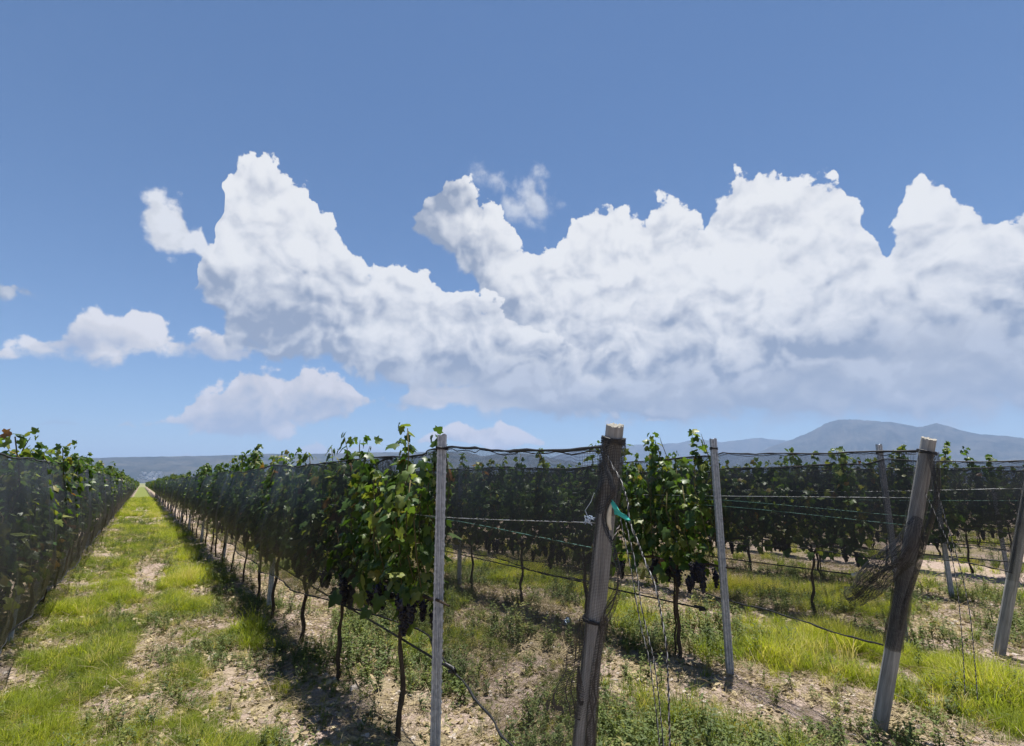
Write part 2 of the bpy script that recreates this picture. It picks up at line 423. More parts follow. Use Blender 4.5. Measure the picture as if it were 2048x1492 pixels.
def plain(name, col, rough=0.6, spec=0.3, metal=0.0, var=0.25, scale=30):
    m, T, o = material(name)
    tc = T.node('ShaderNodeTexCoord')
    n = T.noise(tc.outputs['Object'], scale, 5)
    c = T.ramp(n.outputs['Fac'], [(0.3, tuple(max(0, x * (1 - var)) for x in col)), (0.7, tuple(min(1, x * (1 + var)) for x in col))])
    principled(T, o, c, rough, spec, metal, n.outputs['Fac'], 0.25, 0.003)
    return m
M['cord'] = plain('black_cord', (0.022, 0.023, 0.025), 0.6)
M['cordpale'] = plain('frayed_pale_strand', (0.40, 0.40, 0.39), 0.7, var=0.7, scale=45)
M['hose'] = plain('black_drip_hose', (0.016, 0.016, 0.017), 0.45, 0.4)
M['wire'] = plain('wire', (0.50, 0.52, 0.53), 0.4, 0.5, 0.4)
M['wiregreen'] = plain('green_coated_wire', (0.10, 0.22, 0.18), 0.5)
M['ribbon'] = plain('turquoise_plastic_ribbon', (0.05, 0.42, 0.34), 0.5)
M['cream'] = plain('cream_plastic_strip', (0.55, 0.52, 0.42), 0.6)
M['whiteplastic'] = plain('white_plastic', (0.75, 0.76, 0.78), 0.5)
M['blueplastic'] = plain('pale_blue_plastic', (0.45, 0.55, 0.68), 0.5)
M['stone'] = plain('pale_stone', (0.42, 0.37, 0.32), 0.9, 0.1)

def grape_mat():
    m, T, o = material('dark_grape')
    tc = T.node('ShaderNodeTexCoord')
    n = T.noise(tc.outputs['Object'], 28, 4)
    col = T.ramp(n.outputs['Fac'], [(0.35, (0.006, 0.005, 0.011)), (0.6, (0.013, 0.012, 0.026)), (0.75, (0.05, 0.055, 0.09))])
    principled(T, o, col, 0.45, 0.4)
    return m
M['grape'] = grape_mat()

# rows of vines run along +Y; X of each row
ROWX = {-1: -3.75, 0: -0.95, 1: 1.57, 2: 4.42, 3: 7.12, 4: 9.85, 5: 12.6, 6: 15.35, 7: 18.1}

def row_dist(x):
    xs = np.array(sorted(ROWX.values()) + [20.85, 23.6, 26.4, 29.1])
    return np.min(np.abs(np.asarray(x, float)[..., None] - xs), axis=-1)

def ground_z(x, y):
    x = np.asarray(x, float); y = np.asarray(y, float)
    fade = np.clip(1 - (np.hypot(x, y) - 40) / 40, 0, 1)
    z = (fbm(x * 0.35, y * 0.35, 3, 3) - 0.5) * 0.10 + (fbm(x * 2.2, y * 2.2, 3, 9) - 0.5) * 0.07 + (vnoise(x * 9, y * 9, 5) - 0.5) * 0.018
    d = np.clip(1 - row_dist(x) / 0.5, 0, 1)
    return (z + 0.03 * d) * fade - 0.02

def gz(x, y): return float(ground_z(np.array([x]), np.array([y]))[0])

def ground_mat():
    m, T, o = material('vineyard_soil')
    g = T.node('ShaderNodeNewGeometry')
    x, y, z = T.sep(g.outputs['Position'])
    n1 = T.noise(g.outputs['Position'], 0.9, 6, 0.6)
    n2 = T.noise(g.outputs['Position'], 14, 6, 0.7)
    n3 = T.noise(g.outputs['Position'], 70, 4, 0.7)
    f = T.m('ADD', T.m('MULTIPLY', n2.outputs['Fac'], 0.55), T.m('MULTIPLY', n3.outputs['Fac'], 0.45))
    soil = T.ramp(f, [(0.30, (0.085, 0.064, 0.053)), (0.46, (0.22, 0.170, 0.142)), (0.60, (0.33, 0.262, 0.222)), (0.74, (0.44, 0.365, 0.315))])
    dry = T.ramp(T.noise(g.outputs['Position'], 35, 5, 0.75).outputs['Fac'], [(0.35, (0.10, 0.08, 0.045)), (0.65, (0.30, 0.25, 0.15))])
    soil = T.mixc(T.ss(n1.outputs['Fac'], 0.45, 0.65), soil, dry)
    # beyond the built grass: low plant cover in the alleys, fields farther on
    cov = T.ramp(T.noise(g.outputs['Position'], 5, 6, 0.7).outputs['Fac'], [(0.3, (0.06, 0.085, 0.02)), (0.55, (0.125, 0.155, 0.03)), (0.8, (0.20, 0.185, 0.07))])
    far = T.ss(y, 30, 75)
    ph = T.m('ABSOLUTE', T.m('SUBTRACT', T.m('FRACT', T.m('DIVIDE', T.m('SUBTRACT', x, 0.31), 2.74)), 0.5))
    alley = T.ss(ph, 0.10, 0.22)
    big = T.ss(T.m('ABSOLUTE', y), 240, 300)
    k = T.m('MAXIMUM', T.m('MULTIPLY', far, alley), big)
    field = T.ramp(T.noise(g.outputs['Position'], 0.004, 3).outputs['Fac'], [(0.4, (0.09, 0.12, 0.045)), (0.6, (0.20, 0.19, 0.10))])
    cov = T.mixc(big, cov, field)
    col = T.mixc(T.m('MULTIPLY', k, 0.9), soil, cov)
    principled(T, o, col, 0.95, 0.1, bump=f, bstr=0.6, bdist=0.015)
    return m
M['ground'] = ground_mat()

# ------------------------------------------------------------------ ground: one sheet out to the horizon
def axis(lo, hi, fine_lo, fine_hi, step, grow):
    a = list(np.arange(fine_lo, fine_hi, step))
    s = step; v = a[-1]
    while v < hi: s = min(s * grow, 1500); v += s; a.append(v)
    s = step; v = fine_lo; b = []
    while v > lo: s = min(s * grow, 1500); v -= s; b.append(v)
    return np.array(b[::-1] + a)
gx = axis(-16000, 16000, -3.6, 12.5, 0.07, 1.10); gy = axis(-3000, 16000, 1.0, 15.0, 0.07, 1.08)
GX, GY = np.meshgrid(gx, gy, indexing='ij')
GZ = ground_z(GX, GY)
nx, ny = len(gx), len(gy)
ii = np.arange(nx * ny).reshape(nx, ny)
F = np.stack([ii[:-1, :-1], ii[1:, :-1], ii[1:, 1:], ii[:-1, 1:]], -1).reshape(-1, 4)
tag(obj('ground', mesh('ground', np.stack([GX, GY, GZ], -1).reshape(-1, 3), F, [M['ground']], True)), kind='structure')

# ------------------------------------------------------------------ far hills
def hill_mat(name, c0, c1):
    m, T, o = material(name)
    g = T.node('ShaderNodeNewGeometry')
    n = T.noise(g.outputs['Position'], 0.0035, 8, 0.65)
    n2 = T.noise(g.outputs['Position'], 0.02, 5, 0.65)
    f = T.m('ADD', T.m('MULTIPLY', n.outputs['Fac'], 0.6), T.m('MULTIPLY', n2.outputs['Fac'], 0.4))
    principled(T, o, T.ramp(f, [(0.42, c0), (0.58, c1)]), 1.0, 0.0)
    return m
M['hill'] = hill_mat('hill_scrub', (0.012, 0.019, 0.017), (0.060, 0.058, 0.048))

def hill(name, prof, dist, depth, seed, jag=0.03):
    """ridge whose crest is seen along a pixel profile, at a given distance; slopes fall both ways"""
    az = []; 
    for u, v in prof:
        d = ray(u, v); az.append((math.atan2(d[0], d[1]), d[2] / math.hypot(d[0], d[1])))
    a = np.array([p[0] for p in az]); e = np.array([p[1] for p in az])
    A = np.linspace(a[0], a[-1], 260); E = np.interp(A, a, e)
    S = np.linspace(-1, 1, 41)
    V = []
    for i, (t, el) in enumerate(zip(A, E)):
        for j, s in enumerate(S):
            rr = dist + depth * s
            h = max(el * dist + EYE, 0)
            prof_s = (1 - abs(s) ** 1.15) if s < 0 else (1 - s ** 1.3)
            wgt = 1 - abs(s)
            gul = (fbm(np.array([t * 55 + s * 1.5]), np.array([s * 3.0]), 5, seed)[0] - 0.5)
            z = h * (prof_s + gul * 0.55 * (1 - prof_s) * prof_s * 2.2)
            if abs(s) < 1e-6: z = h * (1 + jag * (fbm(np.array([t * 160]), np.array([0.3]), 4, seed)[0] - 0.5))
            V.append((rr * math.sin(t), rr * math.cos(t), z - 3))
    n = len(S)
    F = [(i * n + j, (i + 1) * n + j, (i + 1) * n + j + 1, i * n + j + 1) for i in range(len(A) - 1) for j in range(n - 1)]
    return tag(obj(name, mesh(name, V, F, [M['hill']], True)), kind='structure')
hill('mesa_hill', [(-120, 930), (0, 920), (60, 916), (158, 916), (280, 913), (420, 911), (520, 907), (640, 907), (760, 904), (870, 903), (935, 903), (965, 912), (1010, 905), (1060, 907), (1130, 920), (1200, 935), (1290, 955)], 6500, 1700, 1)
hill('far_ridge', [(1050, 930), (1150, 900), (1245, 890), (1355, 886), (1393, 877), (1421, 881), (1441, 884), (1517, 875), (1573, 881), (1700, 888), (1850, 890), (2160, 895)], 12000, 1500, 5)
hill('mountain', [(1480, 925), (1540, 893), (1573, 883), (1600, 872), (1621, 863), (1649, 848), (1676, 839), (1711, 838), (1731, 841), (1780, 843), (1812, 849), (1835, 854), (1855, 850), (1873, 845), (1890, 850), (1914, 858), (1960, 868), (2020, 872), (2100, 884), (2200, 905)], 9000, 1900, 8)

# town on the lower slope of the mesa
tb = MB()
for k in range(80):
    u = rnd.gauss(303, 15); v = rnd.uniform(943, 960)
    d = ray(u, v); n = math.hypot(d[0], d[1]); te = d[2] / n
    crest = (HOR - 912) / FPX * 6500 * 0.97                          # stand each house on the hill's slope
    dist = min(np.linspace(4850, 6400, 200), key=lambda q: abs(crest * (1 - (abs(q - 6500) / 1700) ** 1.15) / q - te))
    tb.box((d[0] / n * dist, d[1] / n * dist, EYE + te * dist), (rnd.uniform(4, 9), rnd.uniform(4, 9), rnd.uniform(3, 6)))
M['townwall'] = plain('town_plaster', (0.62, 0.60, 0.57), 0.9, 0.1, var=0.3, scale=0.05)
tag(obj('distant_town', tb.me('distant_town', [M['townwall']])), 'pale far-off town at the foot of the flat-topped hill', 'town', kind='stuff')

# ------------------------------------------------------------------ vines
LEAF_O = np.array([(0, .10), (.20, -.07), (.46, .06), (.40, .27), (.56, .50), (.29, .55), (.20, .78), (0, 1.0),
                   (-.20, .78), (-.29, .55), (-.56, .50), (-.40, .27), (-.46, .06), (-.20, -.07)])
def leaf_template(seed):
    r = np.random.default_rng(seed)
    o = LEAF_O * (1 + r.normal(0, .05, LEAF_O.shape))
    V = np.vstack([[(0, .38)], o])
    z = -0.22 * np.abs(V[:, 0]) - 0.25 * np.clip(V[:, 1] - .4, 0, 1) ** 2 + r.normal(0, .035, len(V)); z[0] = 0.05
    V3 = np.column_stack([V, z]); n = len(o)
    F = np.array([(0, 1 + i, 1 + (i + 1) % n) for i in range(n)])
    return V3, F
TEMPL = [leaf_template(s) for s in range(6)]
LEAF_ME = [mesh('leaf', t[0], t[1], [M['leaf']], True) for t in TEMPL]

def grow(seed, length=1.34, n_shoot=19, low=0.80, top=(1.50, 1.84), poke=4):
    """shoots of one trained vine: leaf frames (pos, tip, normal, size) and cane paths"""
    r = np.random.default_rng(seed)
    P, Tp, Nn, S = [], [], [], []; canes = []
    for k in range(n_shoot):
        y0 = (k + r.uniform(.1, .9)) / n_shoot * length - length / 2
        x0 = r.normal(0, .04); z0 = low + .12 + r.normal(0, .03)
        zt = r.uniform(*top)
        up = bool(poke) and k % max(1, n_shoot // max(poke, 1)) == 1
        if up: zt = r.uniform(1.92, 2.13)
        side = r.choice([-1, 1])
        n = int((zt - z0) / .052)
        path = []
        ph = r.uniform(0, 6)
        dy = r.normal(0, .10)
        for i in range(n + 1):
            t = i / n
            path.append((x0 + side * .07 * math.sin(t * 2.6) + .02 * math.sin(ph + t * 9), y0 + dy * t + .03 * math.sin(ph + t * 7), z0 + (zt - z0) * t))
        canes.append(path)
        for i, p in enumerate(path):
            t = i / n
            reps = 2 if (r.random() < .80 and t < .93) else 1
            if up and t > .6: reps = 3
            elif t > 0.9: reps = 2
            for q in range(reps):
                sx = 1 if (i + q) % 2 else -1
                an = r.normal(0, .75)
                out = np.array([sx * math.cos(an), math.sin(an), 0])
                pet = r.uniform(.02, .11) * (1 - .4 * t)
                pos = np.array(p) + out * pet + np.array([0, 0, r.uniform(-.02, .05)])
                nor = out * .75 + np.array([0, 0, r.uniform(.1, .9)]) + r.normal(0, .35, 3)
                tip = np.array([0, 0, -1.0]) + out * r.uniform(.1, .8) + r.normal(0, .35, 3)
                if t > .93: tip[2] += r.uniform(.3, 1.3)
                size = .048 + .080 * r.beta(1.5, 2.0) * (1 - .32 * max(0, t - .75) / .25)
                P.append(pos); Tp.append(tip); Nn.append(nor); S.append(size)
    # a few leaves round the fruit
    for k in range(26):
        out = np.array([r.choice([-1, 1]), r.normal(0, .4), 0])
        P.append(np.array([out[0] * r.uniform(.03, .17), r.uniform(-length / 2, length / 2), low + r.uniform(-.08, .16)]))
        Tp.append(np.array([0, 0, -1.0]) + r.normal(0, .4, 3)); Nn.append(out + r.normal(0, .35, 3) + np.array([0, 0, .4])); S.append(r.uniform(.08, .14))
    P, Tp, Nn, S = map(np.array, (P, Tp, Nn, S))
    Nn /= np.linalg.norm(Nn, axis=1)[:, None]
    Tp -= Nn * np.sum(Tp * Nn, axis=1)[:, None]; Tp /= np.linalg.norm(Tp, axis=1)[:, None]
    return P, Tp, Nn, S, canes

def foliage_mesh(name, fr, canes, seed):
    P, Tp, Nn, S = fr
    r = np.random.default_rng(seed)
    X = np.cross(Tp, Nn)
    n = len(P); tv = np.array([TEMPL[i % 6][0] for i in range(n)])      # n,15,3
    V = P[:, None, :] + S[:, None, None] * (tv[..., 0:1] * X[:, None, :] + tv[..., 1:2] * Tp[:, None, :] + tv[..., 2:3] * Nn[:, None, :])
    nv = tv.shape[1]; F0 = TEMPL[0][1]
    F = (F0[None] + (np.arange(n) * nv)[:, None, None]).reshape(-1, 3)
    attr = np.repeat(np.clip(r.beta(1.6, 2.4, n), 0, .999), len(F0))
    b = MB()
    for c in canes: b.tube(c[::4] + [c[-1]], [.0042] * (len(c[::4])) + [.002], 4, cap=False)
    VV = V.reshape(-1, 3).tolist(); k = len(VV)
    FF = F.tolist() + [[i + k for i in f] for f in b.F]
    fm = [0] * len(F) + [1] * len(b.F)
    return mesh(name, VV + b.V, FF, [M['leaf'], M['cane']], True, fmat=fm, attr=np.concatenate([attr, np.zeros(len(b.F))]))

def trunk_mesh(seed, low=.80):
    r = random.Random(seed); b = MB()
    x = r.uniform(-.03, .03); y = r.uniform(-.08, .08)
    pts = []
    n = 9
    for i in range(n):
        t = i / (n - 1)
        pts.append((x * (1 - t) + r.gauss(0, .011), y * (1 - t) + r.gauss(0, .014), -.06 + (low + .10) * t))
    b.tube(smooth_path(pts, 2), [.0195 + .007 * math.exp(-i) + r.uniform(-.0035, .0045) - i * .0004 for i in range(2 * (n - 1) + 1)], 7)
    if r.random() < .65:                                    # thin second stem or old shoot
        o = r.choice([-1, 1]) * r.uniform(.04, .09)
        b.tube([(p[0] + .3 * o, p[1] + o * (1 - .7 * i / n) + r.gauss(0, .008), p[2]) for i, p in enumerate(pts)], [.011 - .0005 * i for i in range(n)], 5)
    for s in (-1, 1):                                       # arms along the wire
        arm = [(0, 0, low - .06), (r.gauss(0, .01), s * .10, low + .03)] + [(r.gauss(0, .015), s * (.1 + .135 * k), low + .08 + r.gauss(0, .012)) for k in range(1, 5)]
        b.tube(smooth_path(arm, 2), [.019 - .0012 * i for i in range(11)], 6)
    return b.me('trunk', [M['bark']], True)

def ico():
    t = (1 + 5 ** .5) / 2
    V = np.array([(-1, t, 0), (1, t, 0), (-1, -t, 0), (1, -t, 0), (0, -1, t), (0, 1, t), (0, -1, -t), (0, 1, -t), (t, 0, -1), (t, 0, 1), (-t, 0, -1), (-t, 0, 1)])
    V = V / np.linalg.norm(V[0])
    F = np.array([(0, 11, 5), (0, 5, 1), (0, 1, 7), (0, 7, 10), (0, 10, 11), (1, 5, 9), (5, 11, 4), (11, 10, 2), (10, 7, 6), (7, 1, 8), (3, 9, 4), (3, 4, 2), (3, 2, 6), (3, 6, 8), (3, 8, 9), (4, 9, 5), (2, 4, 11), (6, 2, 10), (8, 6, 7), (9, 8, 1)])
    return V, F
ICO = ico()
def cluster_mesh(seed):
    r = np.random.default_rng(seed); V, F = [], []
    L = r.uniform(.13, .19)
    for k in range(62):
        t = r.random() ** .8; w = .040 * (1 - t) ** .6 + .004
        an = r.uniform(0, 6.283); q = w * r.uniform(.55, 1)
        c = np.array([q * math.cos(an), q * math.sin(an), -.015 - t * L])
        n = len(V) * 12
        V.append(ICO[0] * r.uniform(.0085, .011) + c); F.append(ICO[1] + n)
    V.append(ICO[0] * np.array([.026, .026, L * .5]) + np.array([0, 0, -.015 - L * .46])); F.append(ICO[1] + 62 * 12)
    return mesh('grape_cluster', np.vstack(V), np.vstack(F), [M['grape']], True)
CLUSTERS = [cluster_mesh(s) for s in range(4)]

NVAR = 9
FOL, TRK = [], []
for s in range(NVAR):
    fr = grow(100 + s)
    FOL.append(foliage_mesh('foliage', fr[:4], fr[4], s)); TRK.append(trunk_mesh(200 + s))

def vine(row, Y, idx, label, group, own=None, n_grapes=0, low=.80, first_y=None):
    """one grapevine: trunk, foliage, fruit; own = seed of a plant whose outer leaves are single objects"""
    X = ROWX[row] + rnd.gauss(0, .015)
    root = obj('grapevine', None, None, (X, Y, gz(X, Y)))
    root.empty_display_size = .2
    tag(root, label, 'grapevine', group)
    flip = rnd.random() < .5
    rz = math.pi if flip else 0.0
    if own is None:
        k = rnd.randrange(NVAR)
        obj('trunk', TRK[rnd.randrange(NVAR)], root, rot=(rnd.gauss(0, .05), rnd.gauss(0, .03), rz), scale=(rnd.uniform(.75, 1.15), 1, 1))
        f = obj('foliage', FOL[k], root, rot=(rnd.gauss(0, .02), rnd.gauss(0, .02), rz), scale=(rnd.uniform(.85, 1.2), rnd.uniform(.82, 1.08), rnd.uniform(.92, 1.05)))
        f['kind'] = 'stuff'
    else:
        fr = grow(own['seed'], own.get('length', 1.34), own.get('n', 19), low, own.get('top', (1.50, 1.84)), own.get('poke', 2))
        P, Tp, Nn, S, canes = fr
        if 'shift' in own: P = P + np.array(own['shift'])
        obj('trunk', trunk_mesh(own['seed'] + 7, low), root)
        # outer leaves towards the viewer, and those standing above the net, one by one
        cv = np.array([-X, -Y, EYE]) ; cv = cv / np.linalg.norm(cv)
        score = P @ np.array([cv[0], cv[1], 0]) + (P[:, 2] > 1.93) * .4 + rng.random(len(P)) * .05
        pick = set(np.argsort(-score)[:own.get('leaves', 120)].tolist())
        keep = np.array([i not in pick for i in range(len(P))])
        f = obj('foliage', foliage_mesh('foliage', (P[keep], Tp[keep], Nn[keep], S[keep]), canes, own['seed']), root)
        f['kind'] = 'stuff'
        for i in sorted(pick):
            Xv = np.cross(Tp[i], Nn[i])
            m = Matrix([[Xv[q] * S[i], Tp[i][q] * S[i], Nn[i][q] * S[i], P[i][q]] for q in range(3)] + [[0, 0, 0, 1]])
            l = bpy.data.objects.new('leaf', LEAF_ME[i % 6]); COL.objects.link(l); l.parent = root; l.matrix_local = m
    for g in range(n_grapes):
        obj('grape_cluster', CLUSTERS[g % 4], root, (rnd.uniform(-.11, .11), rnd.uniform(-.42, .45) if own and 'shift' in own else rnd.uniform(-.6, .6), low + rnd.uniform(-.02, .13)), (0, 0, rnd.uniform(0, 6)), [rnd.uniform(.85, 1.2)] * 3)
    return root

ORD = ['first', 'second', 'third', 'fourth', 'fifth', 'sixth', 'seventh', 'eighth', 'ninth', 'tenth', 'eleventh', 'twelfth']
ROWNAME = {-1: 'row beyond the row left of the grass path', 0: 'netted row left of the grass path', 1: 'long netted row right of the grass path',
           2: 'second row right of the grass path', 3: 'third row right of the grass path', 4: 'fourth row right of the grass path',
           5: 'fifth row right of the grass path', 6: 'sixth row right of the grass path', 7: 'seventh row right of the grass path'}
VY0, VDY = 3.58, 1.30
# row: (first index, last index, number of singly labelled vines)
SPAN = {-1: (3, 12, 0), 0: (2, 58, 8), 1: (0, 58, 10), 2: (0, 24, 8), 3: (0, 26, 6), 4: (0, 18, 4), 5: (0, 16, 3), 6: (0, 14, 2), 7: (0, 12, 0)}
OWN = {(1, 0): dict(seed=501, leaves=240, n=17, length=.92, poke=2, shift=(0, .10, 0)), (1, 1): dict(seed=502, leaves=200, poke=3), (1, 2): dict(seed=503, leaves=140),
       (1, 3): dict(seed=504, leaves=100), (2, 0): dict(seed=505, leaves=240, n=18, length=.98, poke=3, shift=(0, .10, 0)), (2, 1): dict(seed=506, leaves=120), (2, 2): dict(seed=507, leaves=90),
       (3, 0): dict(seed=508, leaves=100), (3, 1): dict(seed=509, leaves=90)}
LOOK = {(1, 0): 'leafy grapevine with hanging dark grapes just left of the ribbed steel post',
        (2, 0): 'sunlit leafy grapevine between the tall wooden post and the slim leaning steel post'}
for r_, (i0, i1, nl) in SPAN.items():
    for i in range(i0, i1 + 1):
        Y = VY0 + VDY * i + (rnd.gauss(0, .04) if i else 0)
        nm = ROWNAME[r_]
        if (r_, i) in LOOK: lab = LOOK[(r_, i)]
        elif i - i0 < nl:
            word = ORD[i - i0] if r_ != 0 else ORD[i - i0]
            lab = f'{word} grapevine of the {nm}' if r_ else f'{word} nearest grapevine in view of the {nm}'
        else: lab = f'grapevine far along the {nm}' if nl else f'grapevine of the {nm}'
        d = math.hypot(ROWX[r_], Y)
        vine(r_, Y, i, lab, 'grapevines of the ' + nm, OWN.get((r_, i)), 16 if i == 0 and r_ in (1, 2) else (10 if d < 9 else (6 if d < 14 else 0)), low=.86 if (r_, i) == (1, 0) else .80)

# rows running on to the end of the field read as one mass
def mass(name, spans, label):
    V, F, Fm, A = [], [], [], []
    q = np.random.default_rng(77); tot = 0
    for X, y0, y1 in spans:
        n = int((y1 - y0) * 42)
        yy = y0 + (y1 - y0) * q.random(n) ** 1.3
        zz = q.uniform(.78, 1.98, n) + (q.random(n) < .06) * q.uniform(0, .2, n)
        xx = X + q.normal(0, .15, n); s = q.uniform(.13, .26, n)
        nor = np.stack([q.choice([-1, 1], n) * 1.0, q.normal(0, .5, n), q.uniform(0, .8, n)], -1); nor /= np.linalg.norm(nor, axis=1)[:, None]
        tip = np.stack([q.normal(0, .4, n), q.normal(0, .4, n), -np.ones(n)], -1); tip -= nor * np.sum(tip * nor, 1)[:, None]; tip /= np.linalg.norm(tip, axis=1)[:, None]
        xv = np.cross(tip, nor); P = np.stack([xx, yy, zz], -1)
        quad = np.array([(-.5, .1), (0, -.1), (.5, .3), (.25, .8), (-.2, 1.0)])
        W = P[:, None] + s[:, None, None] * (quad[None, :, 0:1] * xv[:, None] + quad[None, :, 1:2] * tip[:, None])
        V.append(W.reshape(-1, 3)); F.append((np.arange(n) * 5)[:, None] + np.arange(5)[None] + tot); tot += n * 5
        A.append(q.beta(1.6, 2.4, n))
    me = mesh(name, np.vstack(V), np.vstack(F), [M['leaf']], False, attr=np.concatenate(A))
    tag(obj(name, me), label, 'vines', kind='stuff')
mass('distant_vines', [(ROWX[0], 80, 250), (ROWX[1], 80, 250), (ROWX[2], 36, 170), (ROWX[3], 38, 120), (ROWX[-1], 20, 160), (ROWX[4], 28, 70)], 'far end of the vine rows closing in towards the horizon')

# ------------------------------------------------------------------ posts
PY0, PDY = 3.05, 4.85
def steel_profile():
    # ribbed open section, about 58 x 38 mm
    o = [(-.029, -.019), (-.029, .016), (-.022, .016), (-.022, -.010), (-.014, -.010), (-.010, -.002), (-.004, -.002), (0, -.010), (.004, -.002), (.010, -.002), (.014, -.010), (.022, -.010), (.022, .016), (.029, .016), (.029, -.019),
         (.018, -.019), (.014, -.013), (.008, -.013), (.004, -.019), (-.004, -.019), (-.008, -.013), (-.014, -.013), (-.018, -.019)]
    return o
def steel_post_mesh(h, near):
    prof = steel_profile(); n = len(prof); b = MB()
    zs = [-.3, 0, h * .33, h * .66, h - .004, h]
    V = [(x, y, z + (0.006 * math.sin(x * 120) if z == h else 0)) for z in zs for x, y in prof]
    F = [(k * n + i, k * n + (i + 1) % n, (k + 1) * n + (i + 1) % n, (k + 1) * n + i) for k in range(len(zs) - 1) for i in range(n)]
    F.append(tuple(range(len(V) - n, len(V))))
    b.add(V, F)
    return b.me('profile', [M['steel']])
def notch_mesh(h):
    b = MB()
    z = .35
    while z < h - .08:
        for s in (-1, 1):
            b.add([(s * .029, -.012, z), (s * .029, .010, z), (s * .034, .010, z + .010), (s * .034, -.012, z + .010), (s * .029, -.012, z + .022), (s * .029, .010, z + .022)], [(0, 1, 2, 3), (3, 2, 5, 4), (0, 3, 4), (1, 5, 2)])
        z += .055
    return b.me('notches', [M['steel']])
P_NEAR = steel_post_mesh(1.98, True); N_NEAR = notch_mesh(1.98)

def cord_ring(parent, z, rx, ry, mat='cord', turns=3):
    b = MB()
    for k in range(turns):
        b.tube([(rx * math.cos(a), ry * math.sin(a), z + k * .007 + .003 * math.sin(a * 2 + k)) for a in np.linspace(0, 6.28, 17)], .0038, 5)
    return obj('tie', b.me('tie', [M[mat]]), parent)

def steel_post(row, k, label, group, lean=(0, 0), hz=1.0):
    X = ROWX[row]; Y = PY0 + PDY * k - (.36 if (row, k) == (3, 0) else 0)
    r = obj('steel_post', None, None, (X, Y, gz(X, Y)), (lean[0], lean[1], 0))
    tag(r, label, 'post', group)
    rz = -YAW * .9 if k == 0 else rnd.uniform(-.1, .1)
    pf = obj('profile', P_NEAR, r, rot=(0, 0, rz), scale=(1, 1, hz))
    if Y < 9: obj('notches', N_NEAR, pf)['kind'] = 'stuff'
    if k == 0 and row in (1, 2, 3): cord_ring(r, 1.885 * hz, .040, .034)
    return r
PL = {(1, 0): 'ribbed galvanised steel post standing tall beside the first leafy vine', (2, 0): 'slim pale steel post tied to netting right of the sunlit vine',
      (3, 0): 'pale steel post behind the netting left of the short wooden post'}
for r_, ks in {0: range(1, 16), 1: range(0, 16), 2: range(0, 6), 3: range(0, 6), 4: range(0, 5), 5: range(0, 4), 6: range(0, 3)}.items():
    for k in ks:
        nm = ROWNAME[r_]
        j = k - ks[0]
        lab = PL.get((r_, k)) or (f'{ORD[j]} steel post of the {nm}' if j < 5 else f'steel post far along the {nm}')
        steel_post(r_, k, lab, 'steel posts of the ' + nm, lean=(rnd.gauss(0, .008), rnd.gauss(0, .008)) if (r_, k) != (1, 0) else (-.01, 0), hz={1: 1.0, 2: 1.035, 3: 1.05}.get(r_, 1.0) if k == 0 else .97)

def wood_post(base, top, r0, r1, label, over=0.0):
    base, top = Vector(base), Vector(top)
    ax = top - base; h = ax.length
    root = obj('wooden_end_post', None, None, base)
    root.rotation_euler = ax.to_track_quat('Z', 'Y').to_euler()
    tag(root, label, 'post', 'wooden end posts')
    q = random.Random(int(base.x * 100)); n = 40; rings = 34
    crack = [q.uniform(0, 1) for _ in range(n)]
    V = []
    for k in range(rings):
        t = k / (rings - 1); z = -.35 + (h + .35) * t
        for i in range(n):
            a = 2 * math.pi * i / n
            g = 1 - .035 * (crack[i] > .8) - .06 * (crack[i] > .95) + .012 * math.sin(a * 3 + t * 2) + .012 * (float(vnoise(a * 5, t * 14, 3)) - .5)
            rr = (r0 + (r1 - r0) * t) * g
            zz = z + (q.uniform(-.006, .004) + .006 * math.sin(a + 1) if k == rings - 1 else 0)
            V.append((rr * math.cos(a), rr * math.sin(a), zz))
    F = [(k * n + i, k * n + (i + 1) % n, (k + 1) * n + (i + 1) % n, (k + 1) * n + i) for k in range(rings - 1) for i in range(n)]
    obj('shaft', mesh('shaft', V, F, [M['wood']], True), root)
    m = n * (rings - 1)
    Vt = [V[m + i] for i in range(n)] + [(0, 0, h - .006)]
    obj('cut_top', mesh('cut_top', Vt, [(i, (i + 1) % n, n) for i in range(n)], [M['endgrain']]), root)
    return root, h

def along(base, top, z):                       # point on a leaning post at a height
    t = (z - base[2]) / (top[2] - base[2]); return Vector(base).lerp(Vector(top), t)

X1, X2, X3 = ROWX[1], ROWX[2], ROWX[3]
B_top = on_plane(1230, 850, X1); B_low = on_plane(1181, 1335, X1)
D_top = on_plane(1858, 877, X2); D_low = on_plane(1779, 1335, X2)
def base_of(tp, lo):
    t = (0 - tp.z) / (lo.z - tp.z); return tp.lerp(lo, t)
B_base, D_base = base_of(B_top, B_low), base_of(D_top, D_low)
F_base = Vector((X3, D_base.y, 0)); F_top = Vector((X3, D_top.y, 1.93))
postB, hB = wood_post(B_base, B_top, .043, .036, 'tall leaning wooden end post wrapped in black netting with a turquoise ribbon')
postD, hD = wood_post(D_base, D_top, .050, .043, 'leaning grey wooden end post with its foot bare below the net')
postF, hF = wood_post(F_base, F_top, .050, .043, 'wooden end post of the third row, farthest right')
G_base = Vector((ROWX[4], D_base.y, 0)); 

